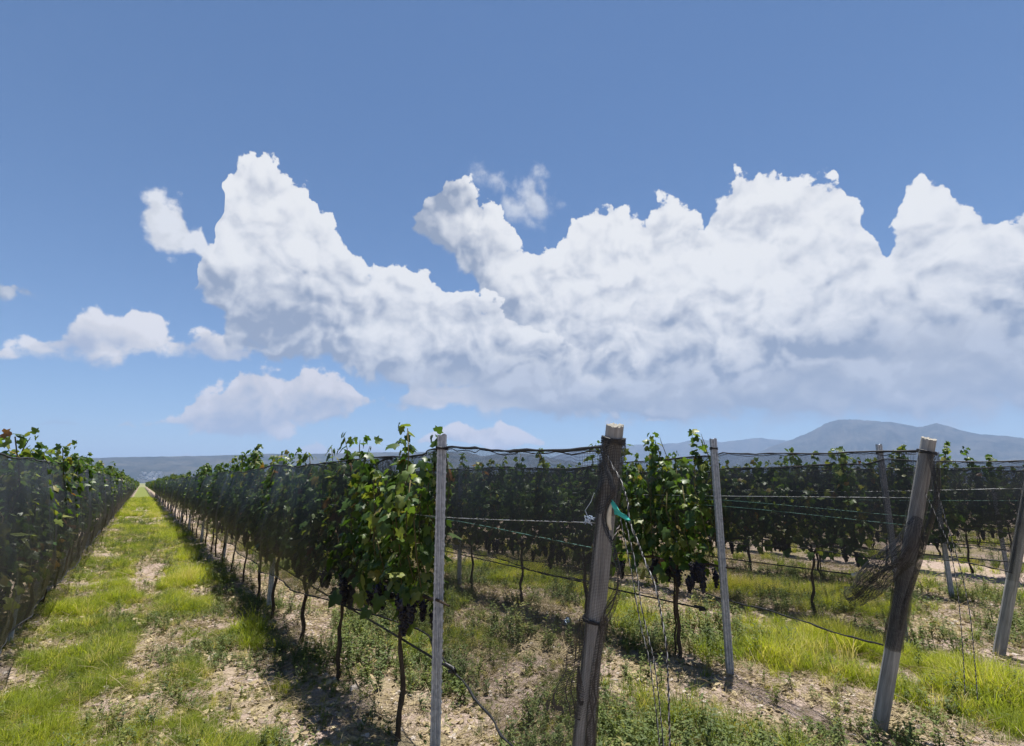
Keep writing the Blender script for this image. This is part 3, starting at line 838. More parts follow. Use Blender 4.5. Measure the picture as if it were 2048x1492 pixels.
# ------------------------------------------------------------------ nets
def net_sheet(stations, cols, name='net', mat='net'):
    """stations: list of polylines (top to bottom) in order along the net; u runs along, v down"""
    V, UV = [], []; L = 0.0; prev = None
    nr = len(stations[0])
    for st in stations:
        mid = st[0]
        if prev is not None: L += (Vector(mid) - Vector(prev)).length
        prev = mid; v = 0.0
        for j, p in enumerate(st):
            if j: v += (Vector(p) - Vector(st[j - 1])).length
            V.append(p); UV.append((L, -v))
    F = [(i * nr + j, i * nr + j + 1, (i + 1) * nr + j + 1, (i + 1) * nr + j) for i in range(len(stations) - 1) for j in range(nr - 1)]
    return mesh(name, V, F, [M[mat]], True, uv=UV)

def ysteps(y0, y1):
    y = y0; out = []
    while y < y1: out.append(y); y += .10 if y < 12 else (.2 if y < 30 else (.5 if y < 80 else 2.0))
    return out + [y1]

NR = 13
def hang(row, side, Y, seed, zb=.62, w=.29, ztop=1.88, cross=None):
    """cross-section of a hanging net at one place along a row"""
    X = ROWX[row]
    if cross: side = -side + 2 * side * min(1, max(0, (Y - cross[0]) / (cross[1] - cross[0])))   # passes behind the end vine, then to its own side
    ph = ((Y - PY0) / PDY) % 1.0
    sag = .055 * math.sin(math.pi * ph) ** 2 + .012 * math.sin(Y * 2.1 + seed) + .008 * math.sin(Y * 5.3)
    at_post = math.exp(-((min(ph, 1 - ph) * PDY) / .35) ** 2)
    wtop = (.10 + .10 * math.sin(math.pi * ph))
    z1 = ztop - sag; z0 = zb + .03 * math.sin(Y * 1.3 + seed) + .02 * math.sin(Y * 3.7 + seed * 2)
    out = []
    for j in range(NR):
        s = j / (NR - 1)
        bulge = wtop + (w - wtop) * math.sin(min(1, s * 1.25) * math.pi / 2) - .05 * max(0, s - .7) / .3
        bulge *= 1 - .25 * at_post
        if cross: bulge *= min(1, .15 + .85 * max(0, Y - PY0) / .55)
        fold = .022 * s ** .7 * math.sin(Y * 3.1 + 2.2 * math.sin(Y * 1.1 + seed) + s * 1.4) + .006 * math.sin(Y * 17 + 3 * math.sin(Y * 2.3) + s * 3)
        fold += .035 * (float(vnoise(Y * 3, s * 5, seed)) - .5)
        out.append((X + side * (bulge + fold), Y + .015 * math.sin(s * 5 + Y), z1 + (z0 - z1) * s))
    return out

def edge_cord(parent, pts, r=.009, seed=1, frayed=True):
    """gathered net edge: a wobbly dark cord, with loose strands near the viewer"""
    q = random.Random(seed); b = MB()
    P = [Vector(p) for p in pts]
    b.tube([p + Vector((0, 0, q.gauss(0, .0018))) for p in P], [r * q.uniform(.55, 1.25) for _ in P], 5)
    if frayed:
        b.tube([p + Vector((q.gauss(0, .004), 0, -.016 + q.gauss(0, .006))) for p in P], [r * .35] * len(P), 4)
    return obj('edge_cord', b.me('edge_cord', [M['cord']], True), parent)

def row_net(row, side, y0, y1, label, seed, zb=.62, w=.29, extra=None, ztop=1.88, cross=None, mat=None):
    mat = mat or ('net' if row < 2 else 'net_thin')
    ys = ysteps(y0, y1)
    st = [hang(row, side, y, seed, zb, w, ztop, cross) for y in ys]
    o = obj('net', net_sheet(st, None, 'net', mat))
    if extra:
        obj('end_panel', net_sheet(extra + st[:1], None, 'end_panel', 'net_thin'), o)
        st = extra + st
    tag(o, label, 'net', 'black nets along the rows')
    near = [s for s in st if s[0][1] < 40]
    edge_cord(o, [s[0] for s in near], .008, seed); edge_cord(o, [s[-1] for s in near], .007, seed + 50, False)
    return o

def panel(topA, botA, topB, botB, n, sag, seed, z_end_pinch=0.0, fold=.014):
    """net stretched between two posts"""
    out = []
    tA, bA, tB, bB = map(Vector, (topA, botA, topB, botB))
    for i in range(n):
        t = i / n
        T_, B_ = tA.lerp(tB, t), bA.lerp(bB, t)
        T_.z -= sag * math.sin(math.pi * t); B_.z += .02 * math.sin(5 * t + seed)
        col = []
        for j in range(NR):
            s = j / (NR - 1); p = T_.lerp(B_, s)
            p.x += fold * math.sin(9 * t + s * 6 + seed) * math.sin(math.pi * t) + .01 * math.sin(23 * t + seed)
            p.z += .003 * math.sin(17 * t + seed + s * 9) * (1 - s)
            col.append(tuple(p))
        out.append(col)
    return out

A_ = Vector((X1, PY0, 0)); C_ = Vector((X2, PY0, 0)); E_ = Vector((X3, PY0 - .36, 0))
bt, bb = along(B_base, B_top, 1.79), along(B_base, B_top, .42)
off = Vector((-.05, 0, 0)); offr = Vector((.045, 0, 0))
# first row: path side runs from the wooden post past the steel post and away; the far side stops at the first vine
netL = row_net(1, -1, PY0 + .02, 250, 'black netting along the path side of the first row, tied to the tall wooden post', 1, .62, .29,
        panel(bt + off, bb + off, A_ + Vector((.045, 0, 1.885)), A_ + Vector((.05, 0, .60)), 22, .02, 2), cross=(3.95, 5.1))
row_net(1, 1, 4.3, 120, 'black netting on the shaded far side of the long row right of the path', 3, .70, .29)
row_net(0, 1, 3.2, 250, 'dark netting on the path side of the row left of the path', 5, .48, .31)
row_net(0, -1, 3.2, 90, 'dark netting on the far side of the row left of the path', 7, .62, .30)
dt, db = along(D_base, D_top, 1.87), along(D_base, D_top, .56)
netD = row_net(2, 1, PY0 + .05, 90, 'black netting of the second row stretched to the short leaning wooden post', 9, .60, .29,
        panel(dt + Vector((-.03, .05, 0)), db + Vector((-.03, .05, 0)), C_ + Vector((.05, 0, 1.93)), C_ + Vector((.05, 0, .60)), 24, .012, 4), 1.90)
row_net(2, -1, 4.35, 90, 'black netting on the near side of the second row behind the tall wooden post', 11, .60, .30)
ft, fb = along(F_base, F_top, 1.86), along(F_base, F_top, .80)
row_net(3, -1, PY0 - .30, 60, 'black netting on the near side of the third row', 13, .86, .30,
        panel(ft + off, fb + off, E_ + Vector((-.05, 0, 1.93)), E_ + Vector((-.05, 0, .88)), 20, .02, 6))
row_net(3, 1, 3.3, 60, 'black netting on the far side of the third row', 15, .86, .30)
for r_, lab in ((4, 'black netting of the fourth row seen through the nearer rows'), (5, 'black netting of the fifth row seen through the nearer rows'), (6, 'black netting of the sixth row, hindmost in view')):
    row_net(r_, -1, 1.6, 36, lab, 17 + r_, .80, .30)

# net wrapped round the wooden posts
def wrap(parent, z0, z1, rad, mat, seed, loose=.006):
    n = 22; st = []
    q = random.Random(seed)
    for i in range(n + 1):
        a = 2 * math.pi * i / n
        st.append([((rad + loose * math.sin(a * 3 + k * .8 + seed)) * math.cos(a), (rad + loose * math.sin(a * 3 + k * .8 + seed)) * math.sin(a), z1 + (z0 - z1) * k / 16) for k in range(17)])
    return obj('net_wrap', net_sheet(st, None, 'net_wrap', mat), parent)
wrap(postB, .02, hB - .06, .046, 'net_wrap', 1)
wrap(postB, hB - .36, hB - .055, .049, 'net_dense', 2)
wrap(postD, .56, hD - .10, .054, 'net_wrap', 3)
wrap(postD, .55, 1.17, .058, 'net_thin', 4)
wrap(postF, .75, hF - .08, .054, 'net_wrap', 5)
cord_ring(postB, hB - .075, .047, .047, turns=4); cord_ring(postD, hD - .10, .056, .056, turns=3); cord_ring(postF, hF - .10, .056, .056, turns=3)
cord_ring(postB, 1.13, .050, .050, turns=2)

# ------------------------------------------------------------------ ropes and ties on the posts
def twisted(pts, r, label, pale=True, n=10, cat='cord', pitch=.035, group='twisted net cords'):
    path = smooth_path(pts, n)
    # even out spacing
    P = [path[0]]; acc = 0; d = []
    for a, b in zip(path, path[1:]): acc += (b - a).length; d.append(acc)
    m = max(12, int(acc / .007)); d = [0] + d; out = []
    j = 0
    for i in range(m + 1):
        s = acc * i / m
        while j < len(d) - 2 and d[j + 1] < s: j += 1
        t = (s - d[j]) / max(1e-9, d[j + 1] - d[j]); out.append(path[j].lerp(path[j + 1], t))
    root = obj('twisted_cord', None, None, out[-1]); tag(root, label, cat, group)
    ph = random.Random(len(out))
    f1, f2 = ph.uniform(3, 6), ph.uniform(8, 13)
    for q, mat in ((0, 'cord'), (math.pi, 'cordpale' if pale else 'cord')):
        b = MB(); pts2 = []
        for i, p in enumerate(out):
            t = (out[min(i + 1, m)] - out[max(i - 1, 0)]).normalized()
            a1 = t.cross(Vector((.3, .9, .1))).normalized(); a2 = t.cross(a1)
            an = q + acc * i / m / pitch * 2 * math.pi + 2.2 * math.sin(f1 * acc * i / m * 6) + 1.2 * math.sin(f2 * acc * i / m * 6)
            pts2.append(p + (a1 * math.cos(an) + a2 * math.sin(an)) * r * .55 - out[-1])
        b.tube(pts2, [r * (.62 if mat == 'cord' else .42) * (1 + .35 * math.sin(f2 * i * .31) + .2 * math.sin(i * 1.7)) for i in range(m + 1)], 5)
        obj('strand', b.me('strand', [M[mat]], True), root)
    return root
def px(X, *uv): return [on_plane(u, v, X) for u, v in uv]
XB = X1 - .055
twisted(px(XB, (1213, 908), (1224, 930), (1240, 958), (1250, 985), (1256, 1008), (1257, 1030), (1262, 1052), (1276, 1085), (1292, 1128), (1306, 1160), (1316, 1195), (1324, 1240), (1333, 1300), (1338, 1420), (1342, 1620)), .0042, 'pale speckled net cord slung off the tall wooden post, outermost of three')
twisted(px(XB + .01, (1240, 1030), (1246, 1062), (1255, 1105), (1264, 1150), (1272, 1200), (1284, 1262), (1300, 1330), (1318, 1480), (1330, 1650)), .0026, 'thin net cord hanging from the turquoise ribbon, nearest the post')
twisted(px(XB + .005, (1250, 1040), (1258, 1072), (1268, 1115), (1276, 1160), (1282, 1210), (1296, 1270), (1310, 1335), (1325, 1470), (1335, 1640)), .0028, 'thin net cord hanging from the ribbon end, middle of three')
twisted(px(XB + .01, (1212, 1046), (1218, 1066), (1224, 1082), (1231, 1066), (1238, 1050)), .005, 'short pale loop of net cord below the turquoise ribbon')
# gathered hem of the net hanging down the right of the post
def bunch(pts, rad, label, seed, name='gathered_net', mat='net_dense'):
    path = smooth_path(pts, 8); n = 12; st = []
    q = random.Random(seed); m = len(path)
    rads = np.interp(np.linspace(0, 1, m), np.linspace(0, 1, len(rad)), rad)
    for i in range(n + 1):
        a = 2 * math.pi * i / n; col = []
        for k, p in enumerate(path):
            t = (path[min(k + 1, m - 1)] - path[max(k - 1, 0)]).normalized()
            a1 = t.cross(Vector((0, 1, .1))).normalized(); a2 = t.cross(a1)
            rr = rads[k] * (1 + .16 * math.sin(a * 3 + k * .22 + seed) + .08 * math.sin(a * 7 + k * .13))
            col.append(tuple(p + (a1 * math.cos(a) + a2 * math.sin(a)) * rr))
        st.append(col)
    o = obj(name, net_sheet(st, None, name, mat))
    return tag(o, label, 'net', 'gathered net ends')
bunch(px(XB, (1224, 1083), (1230, 1110), (1236, 1148), (1234, 1185), (1222, 1212), (1208, 1242), (1200, 1285), (1192, 1340), (1184, 1430), (1170, 1600)), [.006, .010, .012, .014, .020, .018, .016, .016, .02, .03], 'dark gathered hem of net hanging down beside the tall wooden post', 3)
bunch(px(XB - .015, (1212, 880), (1206, 900), (1212, 930), (1222, 962), (1226, 985), (1214, 1010), (1208, 1035), (1212, 1060), (1222, 1084)), [.007, .009, .008, .012, .010, .008, .009, .008, .007], 'dark fold of net crossing the upper half of the tall wooden post', 5)
# loose net corner slung from the short post to the left, and the low triangle beside the tall post
bunch(px(X2 - .07, (1836, 1035), (1822, 1072), (1806, 1105), (1775, 1132), (1740, 1165), (1716, 1188), (1702, 1196)), [.03, .07, .085, .09, .08, .065, .07], 'loose sleeve of dark net slung left from the short wooden post', 8, mat='net_thin')
bunch(px(X2 - .10, (1820, 1095), (1800, 1122), (1770, 1140), (1742, 1162), (1722, 1184), (1706, 1198), (1692, 1196), (1688, 1182)), [.02, .016, .013, .012, .012, .012, .008, .004], 'twisted dark hem of the loose net sleeve on the short post', 9)
bunch(px(X2 - .08, (1866, 905), (1872, 945), (1874, 985), (1864, 1030), (1850, 1075), (1842, 1110), (1830, 1150), (1812, 1205), (1800, 1260)), [.03, .026, .016, .018, .022, .018, .016, .014, .012], 'dark net bundle hanging down the right side of the short wooden post', 12)
twisted(px(X2 - .09, (1872, 960), (1880, 1000), (1890, 1035), (1898, 1060), (1910, 1100), (1924, 1150), (1940, 1230), (1950, 1330), (1955, 1400)), .0034, 'pale net cord hanging to the right of the short wooden post')
twisted(px(X2 - .10, (1850, 985), (1862, 1010), (1872, 1030), (1884, 1058), (1896, 1085), (1905, 1120), (1916, 1190), (1925, 1290), (1930, 1390)), .0032, 'speckled net cord crossing behind the short wooden post')
st = []
p0, p1, p2 = on_plane(1163, 1235, X1 - .06), on_plane(1090, 1420, X1 - .22), on_plane(1165, 1440, X1 - .06)
for i in range(9):
    t = i / 8
    st.append([tuple(p0.lerp(p1.lerp(p2, t), k / 12) + Vector((.012 * math.sin(k + 5 * t), 0, 0))) for k in range(13)])
tag(obj('net_flap', net_sheet(st, None, 'net_flap', 'net_dense')), 'dark triangular net flap trailing left of the foot of the tall wooden post', 'net')

# turquoise ribbon, cream strip, blue knot
rp = px(XB - .012, (1224, 1003), (1227, 1012), (1231, 1020), (1237, 1024), (1244, 1030), (1251, 1036), (1259, 1041))
wd = [.012, .024, .026, .017, .014, .013, .005]
V, F = [], []
for i, p in enumerate(rp):
    for j in range(5):
        s = j / 4 - .5
        V.append(p + Vector((-.006 * math.cos(j * 2 + i * 1.7), .3 * wd[i] * s, -wd[i] * s * 1.3 + .002 * math.sin(i * 3 + j))))
F = [(i * 5 + j, (i + 1) * 5 + j, (i + 1) * 5 + j + 1, i * 5 + j + 1) for i in range(len(rp) - 1) for j in range(4)]
o = obj('ribbon', mesh('ribbon', V, F, [M['ribbon']], True)); md = o.modifiers.new('thick', 'SOLIDIFY'); md.thickness = .0012
tag(o, 'crumpled turquoise plastic ribbon tied to the tall wooden post', 'ribbon')
V, F = [], []
for i, (u, v, w_) in enumerate([(1224, 1004, .006), (1219, 1018, .011), (1217, 1032, .0135), (1217, 1046, .0125), (1221, 1060, .006)]):
    p = on_plane(u, v, XB - .008)
    V += [p + Vector((0, -w_, 0)), p + Vector((-.004, 0, 0)), p + Vector((0, w_, 0))]
F = [(3 * i + j, 3 * i + j + 1, 3 * i + j + 4, 3 * i + j + 3) for i in range(4) for j in range(2)]
o = obj('cream_strip', mesh('cream_strip', V, F, [M['cream']], True)); md = o.modifiers.new('thick', 'SOLIDIFY'); md.thickness = .003
tag(o, 'cream curved plastic strip behind the turquoise ribbon', 'strip')

# ------------------------------------------------------------------ wires and drip hoses
def line(name, mat, pts, r, label, cat, group, seg=5, n=8):
    b = MB(); b.tube(smooth_path(pts, n) if len(pts) > 2 else pts, r, seg)
    return tag(obj(name, b.me(name, [M[mat]], True)), label, cat, group)
def run(row, z, y0, y1, dx=0.0, wob=.01, step=1.3):
    ys = list(np.arange(y0, min(y1, 30), step)) + ([y1] if y1 > 30 else [])
    q = random.Random(int(row * 100 + z * 100))
    return [(ROWX[row] + dx + q.gauss(0, wob), y, z + q.gauss(0, wob)) for y in ys]
wB, wB2 = along(B_base, B_top, 1.49), along(B_base, B_top, 1.385)
wD, wD2 = along(D_base, D_top, 1.55), along(D_base, D_top, 1.42)
wl = 'wires strung along the rows'
line('trellis_wire', 'wire', [tuple(wB)] + run(1, 1.44, PY0, 40, .03, .002), .0022, 'pale wire tied to the tall wooden post at ribbon height', 'wire', wl)
line('trellis_wire', 'wiregreen', [tuple(wB2)] + run(1, 1.425, PY0, 40, .035, .002), .0018, 'greenish wire below the pale wire on the tall wooden post', 'wire', wl)
line('trellis_wire', 'wire', [tuple(wD)] + run(2, 1.53, PY0, 30, .03, .003), .0024, 'pale wire tied to the short leaning wooden post', 'wire', wl)
line('trellis_wire', 'wiregreen', [tuple(wD2)] + run(2, 1.50, PY0, 30, .03, .003), .0018, 'greenish wire below the pale wire on the short wooden post', 'wire', wl)
line('trellis_wire', 'wiregreen', [tuple(along(D_base, D_top, 1.36))] + run(2, 1.44, PY0, 30, .035, .003), .0018, 'lowest greenish wire on the short leaning wooden post', 'wire', wl)
line('trellis_wire', 'wire', [tuple(along(F_base, F_top, 1.60))] + run(3, 1.55, PY0, 30, .03, .003), .0026, 'pale wire at the right edge running to the third row', 'wire', wl)
line('trellis_wire', 'wiregreen', [tuple(along(F_base, F_top, 1.48))] + run(3, 1.45, PY0, 30, .03, .003), .002, 'greenish wire of the third row at the right edge', 'wire', wl)
dl = 'drip hoses along the rows'
for row, z, y0, y1, lab in ((1, .60, 2.9, 90, 'black drip hose under the first row right of the path'), (2, .50, 3.30, 60, 'black drip hose of the second row ending beside the sunlit vine'),
                            (3, .57, 3.15, 50, 'black drip hose of the third row with a white end'), (4, .60, 1.6, 40, 'black drip hose of the fourth row'),
                            (5, .60, 1.9, 36, 'black drip hose of the fifth row'), (6, .62, 2.0, 34, 'black drip hose of the sixth row'), (0, .50, 5.5, 60, 'black drip hose of the row left of the path')):
    hp = line('drip_hose', 'hose', run(row, z, y0, y1, .02, .003), .008, lab, 'hose', dl, 6)
    b = MB(); e = Vector((ROWX[row] + .02, y0, z))
    if row == 3: b.tube([e + Vector((0, .015, 0)), e + Vector((0, -.02, .01)), e + Vector((0, -.06, .045))], [.014, .017, .008], 6)
    else: b.tube([e + Vector((0, .09, .01)), e + Vector((0, -.01, .012)), e + Vector((.0, -.03, .002)), e + Vector((0, .04, -.016))], [.012, .013, .013, .011], 6)
    obj('hose_end', b.me('hose_end', [M['whiteplastic' if row == 3 else 'hose']], True), hp)
b = MB(); k = on_plane(1178, 1041, X1 - .05)
for i in range(7): b.tube([k + Vector((rnd.gauss(0, .008), rnd.gauss(0, .012), rnd.gauss(0, .010))) for _ in range(4)], .0022, 4)
b.tube([k, k + Vector((-.01, .01, .04)), k + Vector((0, -.015, .075)), k + Vector((-.005, -.04, .11))], .0016, 4)
tag(obj('wire_knot', b.me('wire_knot', [M['blueplastic']], True)), 'pale blue knot of twine where the wire meets the tall post', 'knot')

# ------------------------------------------------------------------ grass, weeds, litter
def tuft(seed, n, h, spread, w, mat, lean=.5):
    r = random.Random(seed); b = MB()
    for i in range(n):
        a = r.uniform(0, 6.283); q = spread * math.sqrt(r.random())
        x, y = q * math.cos(a), q * math.sin(a)
        L = h * r.uniform(.45, 1.1); d = r.uniform(0, 6.283); ln = r.uniform(.05, lean)
        dx, dy = math.cos(d), math.sin(d); ww = w * r.uniform(.7, 1.3)
        px_, py_ = -dy * ww, dx * ww
        pts = []
        for k in range(4):
            t = k / 3; rad = ln * t * t * L
            pts.append((x + dx * rad, y + dy * rad, L * t * (1 - .35 * ln * t) - .01))
        V = []
        for k in range(3):
            s = 1 - .28 * k
            V += [(pts[k][0] - px_ * s, pts[k][1] - py_ * s, pts[k][2]), (pts[k][0] + px_ * s, pts[k][1] + py_ * s, pts[k][2])]
        V.append(pts[3])
        b.add(V, [(0, 1, 3, 2), (2, 3, 5, 4), (4, 5, 6)])
    return b.me('grass_tuft', [M[mat]], True)
def weed(seed, n, h, spread, size, mat='weed'):
    r = random.Random(seed); b = MB()
    for s in range(max(2, n // 9)):
        a = r.uniform(0, 6.283); q = spread * r.random()
        tip = Vector((q * math.cos(a), q * math.sin(a), h * r.uniform(.5, 1.1)))
        b.tube([(0, 0, -.01), tuple(tip * .55 + Vector((r.gauss(0, .01), r.gauss(0, .01), 0))), tuple(tip)], [.002, .0016, .001], 3, cap=False)
        for k in range(9):
            t = r.uniform(.15, 1.05); p = tip * t
            d = r.uniform(0, 6.283); L = size * r.uniform(.5, 1.2)
            f = Vector((math.cos(d), math.sin(d), r.uniform(-.2, .7))).normalized()
            sd_ = f.cross(Vector((0, 0, 1))).normalized() * L * .28
            up = Vector((0, 0, .12 * L))
            b.add([p, p + f * L * .5 + sd_ + up, p + f * L, p + f * L * .5 - sd_ + up], [(0, 1, 2), (0, 2, 3)])
    return b.me('weed_plant', [M[mat]], False)
def stalks(seed):
    r = random.Random(seed); b = MB()
    for i in range(7):
        a = r.uniform(0, 6.283); L = r.uniform(.05, .22)
        p = Vector((r.gauss(0, .05), r.gauss(0, .05), .004)); t = Vector((math.cos(a), math.sin(a), r.uniform(-.02, .5))) * L
        b.tube([p, p + t * .5 + Vector((0, 0, .01)), p + t], [.0018, .0015, .0008], 3, cap=False)
    return b.me('dry_stalks', [M['straw']])
def leaf_litter(seed):
    r = random.Random(seed); b = MB()
    for i in range(6):
        c = Vector((r.gauss(0, .07), r.gauss(0, .07), .006)); a = r.uniform(0, 6.28); L = r.uniform(.015, .05)
        f = Vector((math.cos(a), math.sin(a), r.uniform(-.2, .4))) * L; s = Vector((-math.sin(a), math.cos(a), r.uniform(-.3, .3))) * L * .5
        b.add([c - f, c + s + Vector((0, 0, .008)), c + f, c - s], [(0, 1, 2), (0, 2, 3)])
    return b.me('fallen_leaves', [M['straw']])
def clod(seed):
    r = np.random.default_rng(seed)
    V = ICO[0] * (1 + r.normal(0, .18, (12, 1))) * np.array([1, .8, .6])
    return mesh('clod', V, ICO[1], [M['stone'] if seed % 2 else M['ground']], False)

def scatter(name, meshes, pts, label, cat):
    """points: x, y, index, scale, tilt, hue -> instances on one object"""
    pts = np.array(pts); n = len(pts)
    z = ground_z(pts[:, 0], pts[:, 1])
    me = bpy.data.meshes.new(name); me.vertices.add(n)
    me.vertices.foreach_set('co', np.column_stack([pts[:, :2], z]).astype(np.float32).ravel())
    for nm, typ, data in (('idx', 'INT', pts[:, 2].astype(np.int32)), ('scl', 'FLOAT', pts[:, 3].astype(np.float32)), ('hue', 'FLOAT', pts[:, 5].astype(np.float32))):
        a = me.attributes.new(nm, typ, 'POINT'); a.data.foreach_set('value', data)
    a = me.attributes.new('rot', 'FLOAT_VECTOR', 'POINT')
    a.data.foreach_set('vector', np.column_stack([rng.normal(0, 1, n) * pts[:, 4], rng.normal(0, 1, n) * pts[:, 4], rng.random(n) * 6.283]).astype(np.float32).ravel())
    c = bpy.data.collections.new(name + '_kinds')
    for i, m in enumerate(meshes):
        q = bpy.data.objects.new(f'{name}_kind_{i:02d}', m); c.objects.link(q)
    g = bpy.data.node_groups.new(name, 'GeometryNodeTree')
    g.interface.new_socket('Geometry', in_out='INPUT', socket_type='NodeSocketGeometry'); g.interface.new_socket('Geometry', in_out='OUTPUT', socket_type='NodeSocketGeometry')
    gi, go = g.nodes.new('NodeGroupInput'), g.nodes.new('NodeGroupOutput')
    ip = g.nodes.new('GeometryNodeInstanceOnPoints'); ci = g.nodes.new('GeometryNodeCollectionInfo')
    ci.inputs['Collection'].default_value = c; ci.inputs['Separate Children'].default_value = True; ci.inputs['Reset Children'].default_value = True
    ip.inputs['Pick Instance'].default_value = True
    def na(nm, dt):
        k = g.nodes.new('GeometryNodeInputNamedAttribute'); k.data_type = dt; k.inputs[0].default_value = nm; return k.outputs[0]
    L = g.links.new
    L(gi.outputs[0], ip.inputs['Points']); L(ci.outputs[0], ip.inputs['Instance']); L(na('idx', 'INT'), ip.inputs['Instance Index'])
    L(na('rot', 'FLOAT_VECTOR'), ip.inputs['Rotation']); L(na('scl', 'FLOAT'), ip.inputs['Scale']); L(ip.outputs[0], go.inputs[0])
    o = obj(name, me); md = o.modifiers.new('scatter', 'NODES'); md.node_group = g
    return tag(o, label, cat, kind='stuff')

def in_view(x, y):
    rx = x * math.cos(YAW) - y * math.sin(YAW); ry = x * math.sin(YAW) + y * math.cos(YAW)
    return (ry > 1.2) & (np.abs(rx) < ry * 1.15 + 1.2)

def cover(x, y):
    """how grassy the ground is, 0..1"""
    d = row_dist(x)
    alley = np.clip((d - .42) / .35, 0, 1)
    n = fbm(x * .75, y * .45, 4, 21)
    c = alley * np.clip((n - .37) / .14, 0, 1)
    # the grass path: two strips, a worn patch between
    path = (x > ROWX[0]) & (x < ROWX[1])
    strip = np.exp(-((x - .80) / .36) ** 2) + 1.1 * np.exp(-((x + .28) / .48) ** 2) + .35 * np.exp(-((x - .3) / .9) ** 2) + np.clip((y - 13) / 6, 0, 1) * np.exp(-((x - .3) / .6) ** 2)
    cp = np.clip(strip * (.35 + 1.5 * np.clip((fbm(x * 1.1, y * .5, 4, 33) - .30) / .25, 0, 1)), 0, 1.2)
    bare = .75 * np.exp(-((x - .28) / .17) ** 2) * (y < 14) + np.exp(-(((x - .30) / .42) ** 2 + ((y - 12.0) / 2.0) ** 2)) + np.exp(-(((x - .36) / .35) ** 2 + ((y - 6.9) / .9) ** 2)) + np.exp(-(((x - .98) / .30) ** 2 + ((y - 6.0) / .7) ** 2))
    return np.where(path, np.clip(cp - bare * .95, 0, 1), c)

def sample(n, x0, x1, y0, y1):
    x = rng.uniform(x0, x1, n); y = rng.uniform(y0, y1, n)
    k = in_view(x, y); return x[k], y[k]

GT = [tuft(i, 34, h, .075, .0032, 'grass', ln) for i, (h, ln) in enumerate([(.12, 1.6), (.17, 1.5), (.22, 1.4), (.28, 1.1), (.14, 1.9), (.34, .9)])]
pts = []
def grass(n, x0, x1, y0, y1, sc_, big=0):
    x, y = sample(n, x0, x1, y0, y1)
    c = cover(x, y); c = c * np.clip(.16 + 3.4 * (fbm(x * 2.3, y * 1.7, 4, 51) - .34), .10, 1.0); k = rng.random(len(x)) < c * 1.0 + .02
    x, y, c = x[k], y[k], c[k]
    tall = fbm(x * 1.7, y * 1.3, 3, 71)
    lush = fbm(x * .5, y * .4, 3, 41)
    right = np.clip((x - 4.6) / .8, 0, 1) * np.clip((11 - x) / 2, 0, 1)
    mid = np.clip((x - 1.6) / .3, 0, 1) * np.clip((4.4 - x) / .3, 0, 1)
    strip = np.exp(-((x - .85) / .28) ** 2) * (y > 7)
    hue = .30 + .75 * (lush - .5) + .5 * (tall - .5) + .55 * right * c + .36 * strip - .22 * mid + rng.normal(0, .13, len(x)) + .12 * (x < .2) * (x > -1)
    hue = np.where(rng.random(len(x)) < .17 - .08 * right, .98, hue)
    idx = np.clip((lush * 4.5 + 1.8 * right + rng.normal(0, .9, len(x)) - .7 * mid), 0, 5).astype(int)
    s = sc_ * rng.uniform(.45, 1.2, len(x)) * np.clip(.55 + 2.0 * (tall - .32), .5, 1.5) * (.6 + .5 * np.clip(c, 0, 1)) * (1 - .25 * (x < 1.6))
    for q in zip(x, y, idx, s, np.full(len(x), .12), np.clip(hue, 0, 1)): pts.append(q)
grass(30000, -1.6, 1.6, 2.5, 11, .82); grass(18000, -1.4, 1.6, 11, 26, 1.0); grass(8000, -1.4, 1.6, 26, 75, 1.4)
grass(7000, 1.6, 4.4, 1.5, 12, .75); grass(40000, 4.4, 10.5, .8, 10, .82); grass(9000, 10.5, 26, 1, 14, 1.1); grass(5000, 1.6, 10, 10, 30, 1.2); grass(3000, -6, -1.2, 3, 25, 1.1)
# tall tufts
for (u, v, s, h_) in ((500, 1262, 1.15, .62), (515, 1290, 1.0, .6), (372, 1120, 1.2, .7), (398, 1150, 1.1, .66), (1690, 1300, 1.2, .7), (1600, 1310, 1.2, .85), (1420, 1310, 1.1, .5), (1560, 1325, 1.2, .85)):
    g = on_ground(u, v)
    for k in range(16): pts.append((g.x + rnd.gauss(0, .11), g.y + rnd.gauss(0, .13), rnd.choice([3, 5, 2]), s * rnd.uniform(.6, 1.0), .15, min(1, max(0, h_ + rnd.gauss(0, .1)))))
scatter('grass', GT, pts, 'patchy yellow-green grass between the vine rows', 'grass')

WD = [weed(i, n, h, sp, sz) for i, (n, h, sp, sz) in enumerate([(36, .10, .10, .030), (45, .15, .12, .034), (54, .22, .11, .036), (30, .07, .13, .026), (60, .30, .12, .040)])]
pts = []
def weeds(n, x0, x1, y0, y1, sc_, base=.25):
    x, y = sample(n, x0, x1, y0, y1)
    d = row_dist(x); m = fbm(x * 1.3, y * 1.1, 4, 61)
    k = rng.random(len(x)) < np.clip((m - .42) / .2, 0, 1) * (base + .6 * np.clip((d - .25) / .5, 0, 1)) + .03
    x, y, m = x[k], y[k], m[k]
    for q in zip(x, y, np.clip(rng.normal(1.5, 1.2, len(x)) + 1.2 * (m - .5), 0, 4).astype(int), sc_ * rng.uniform(.5, 1.2, len(x)), np.full(len(x), .1), np.clip(rng.normal(.42, .22, len(x)), 0, 1)): pts.append(q)
weeds(8000, -1.5, 1.7, 2.5, 11, .62, .4); weeds(4000, -1.4, 1.7, 11, 30, .8, .4); weeds(12000, 1.3, 4.9, 1.5, 12, .85, .45); weeds(12000, 4.0, 11, 1, 11, .85, .5); weeds(2500, 11, 24, 1, 14, 1.1); weeds(1500, 1.6, 8, 12, 28, 1.2)
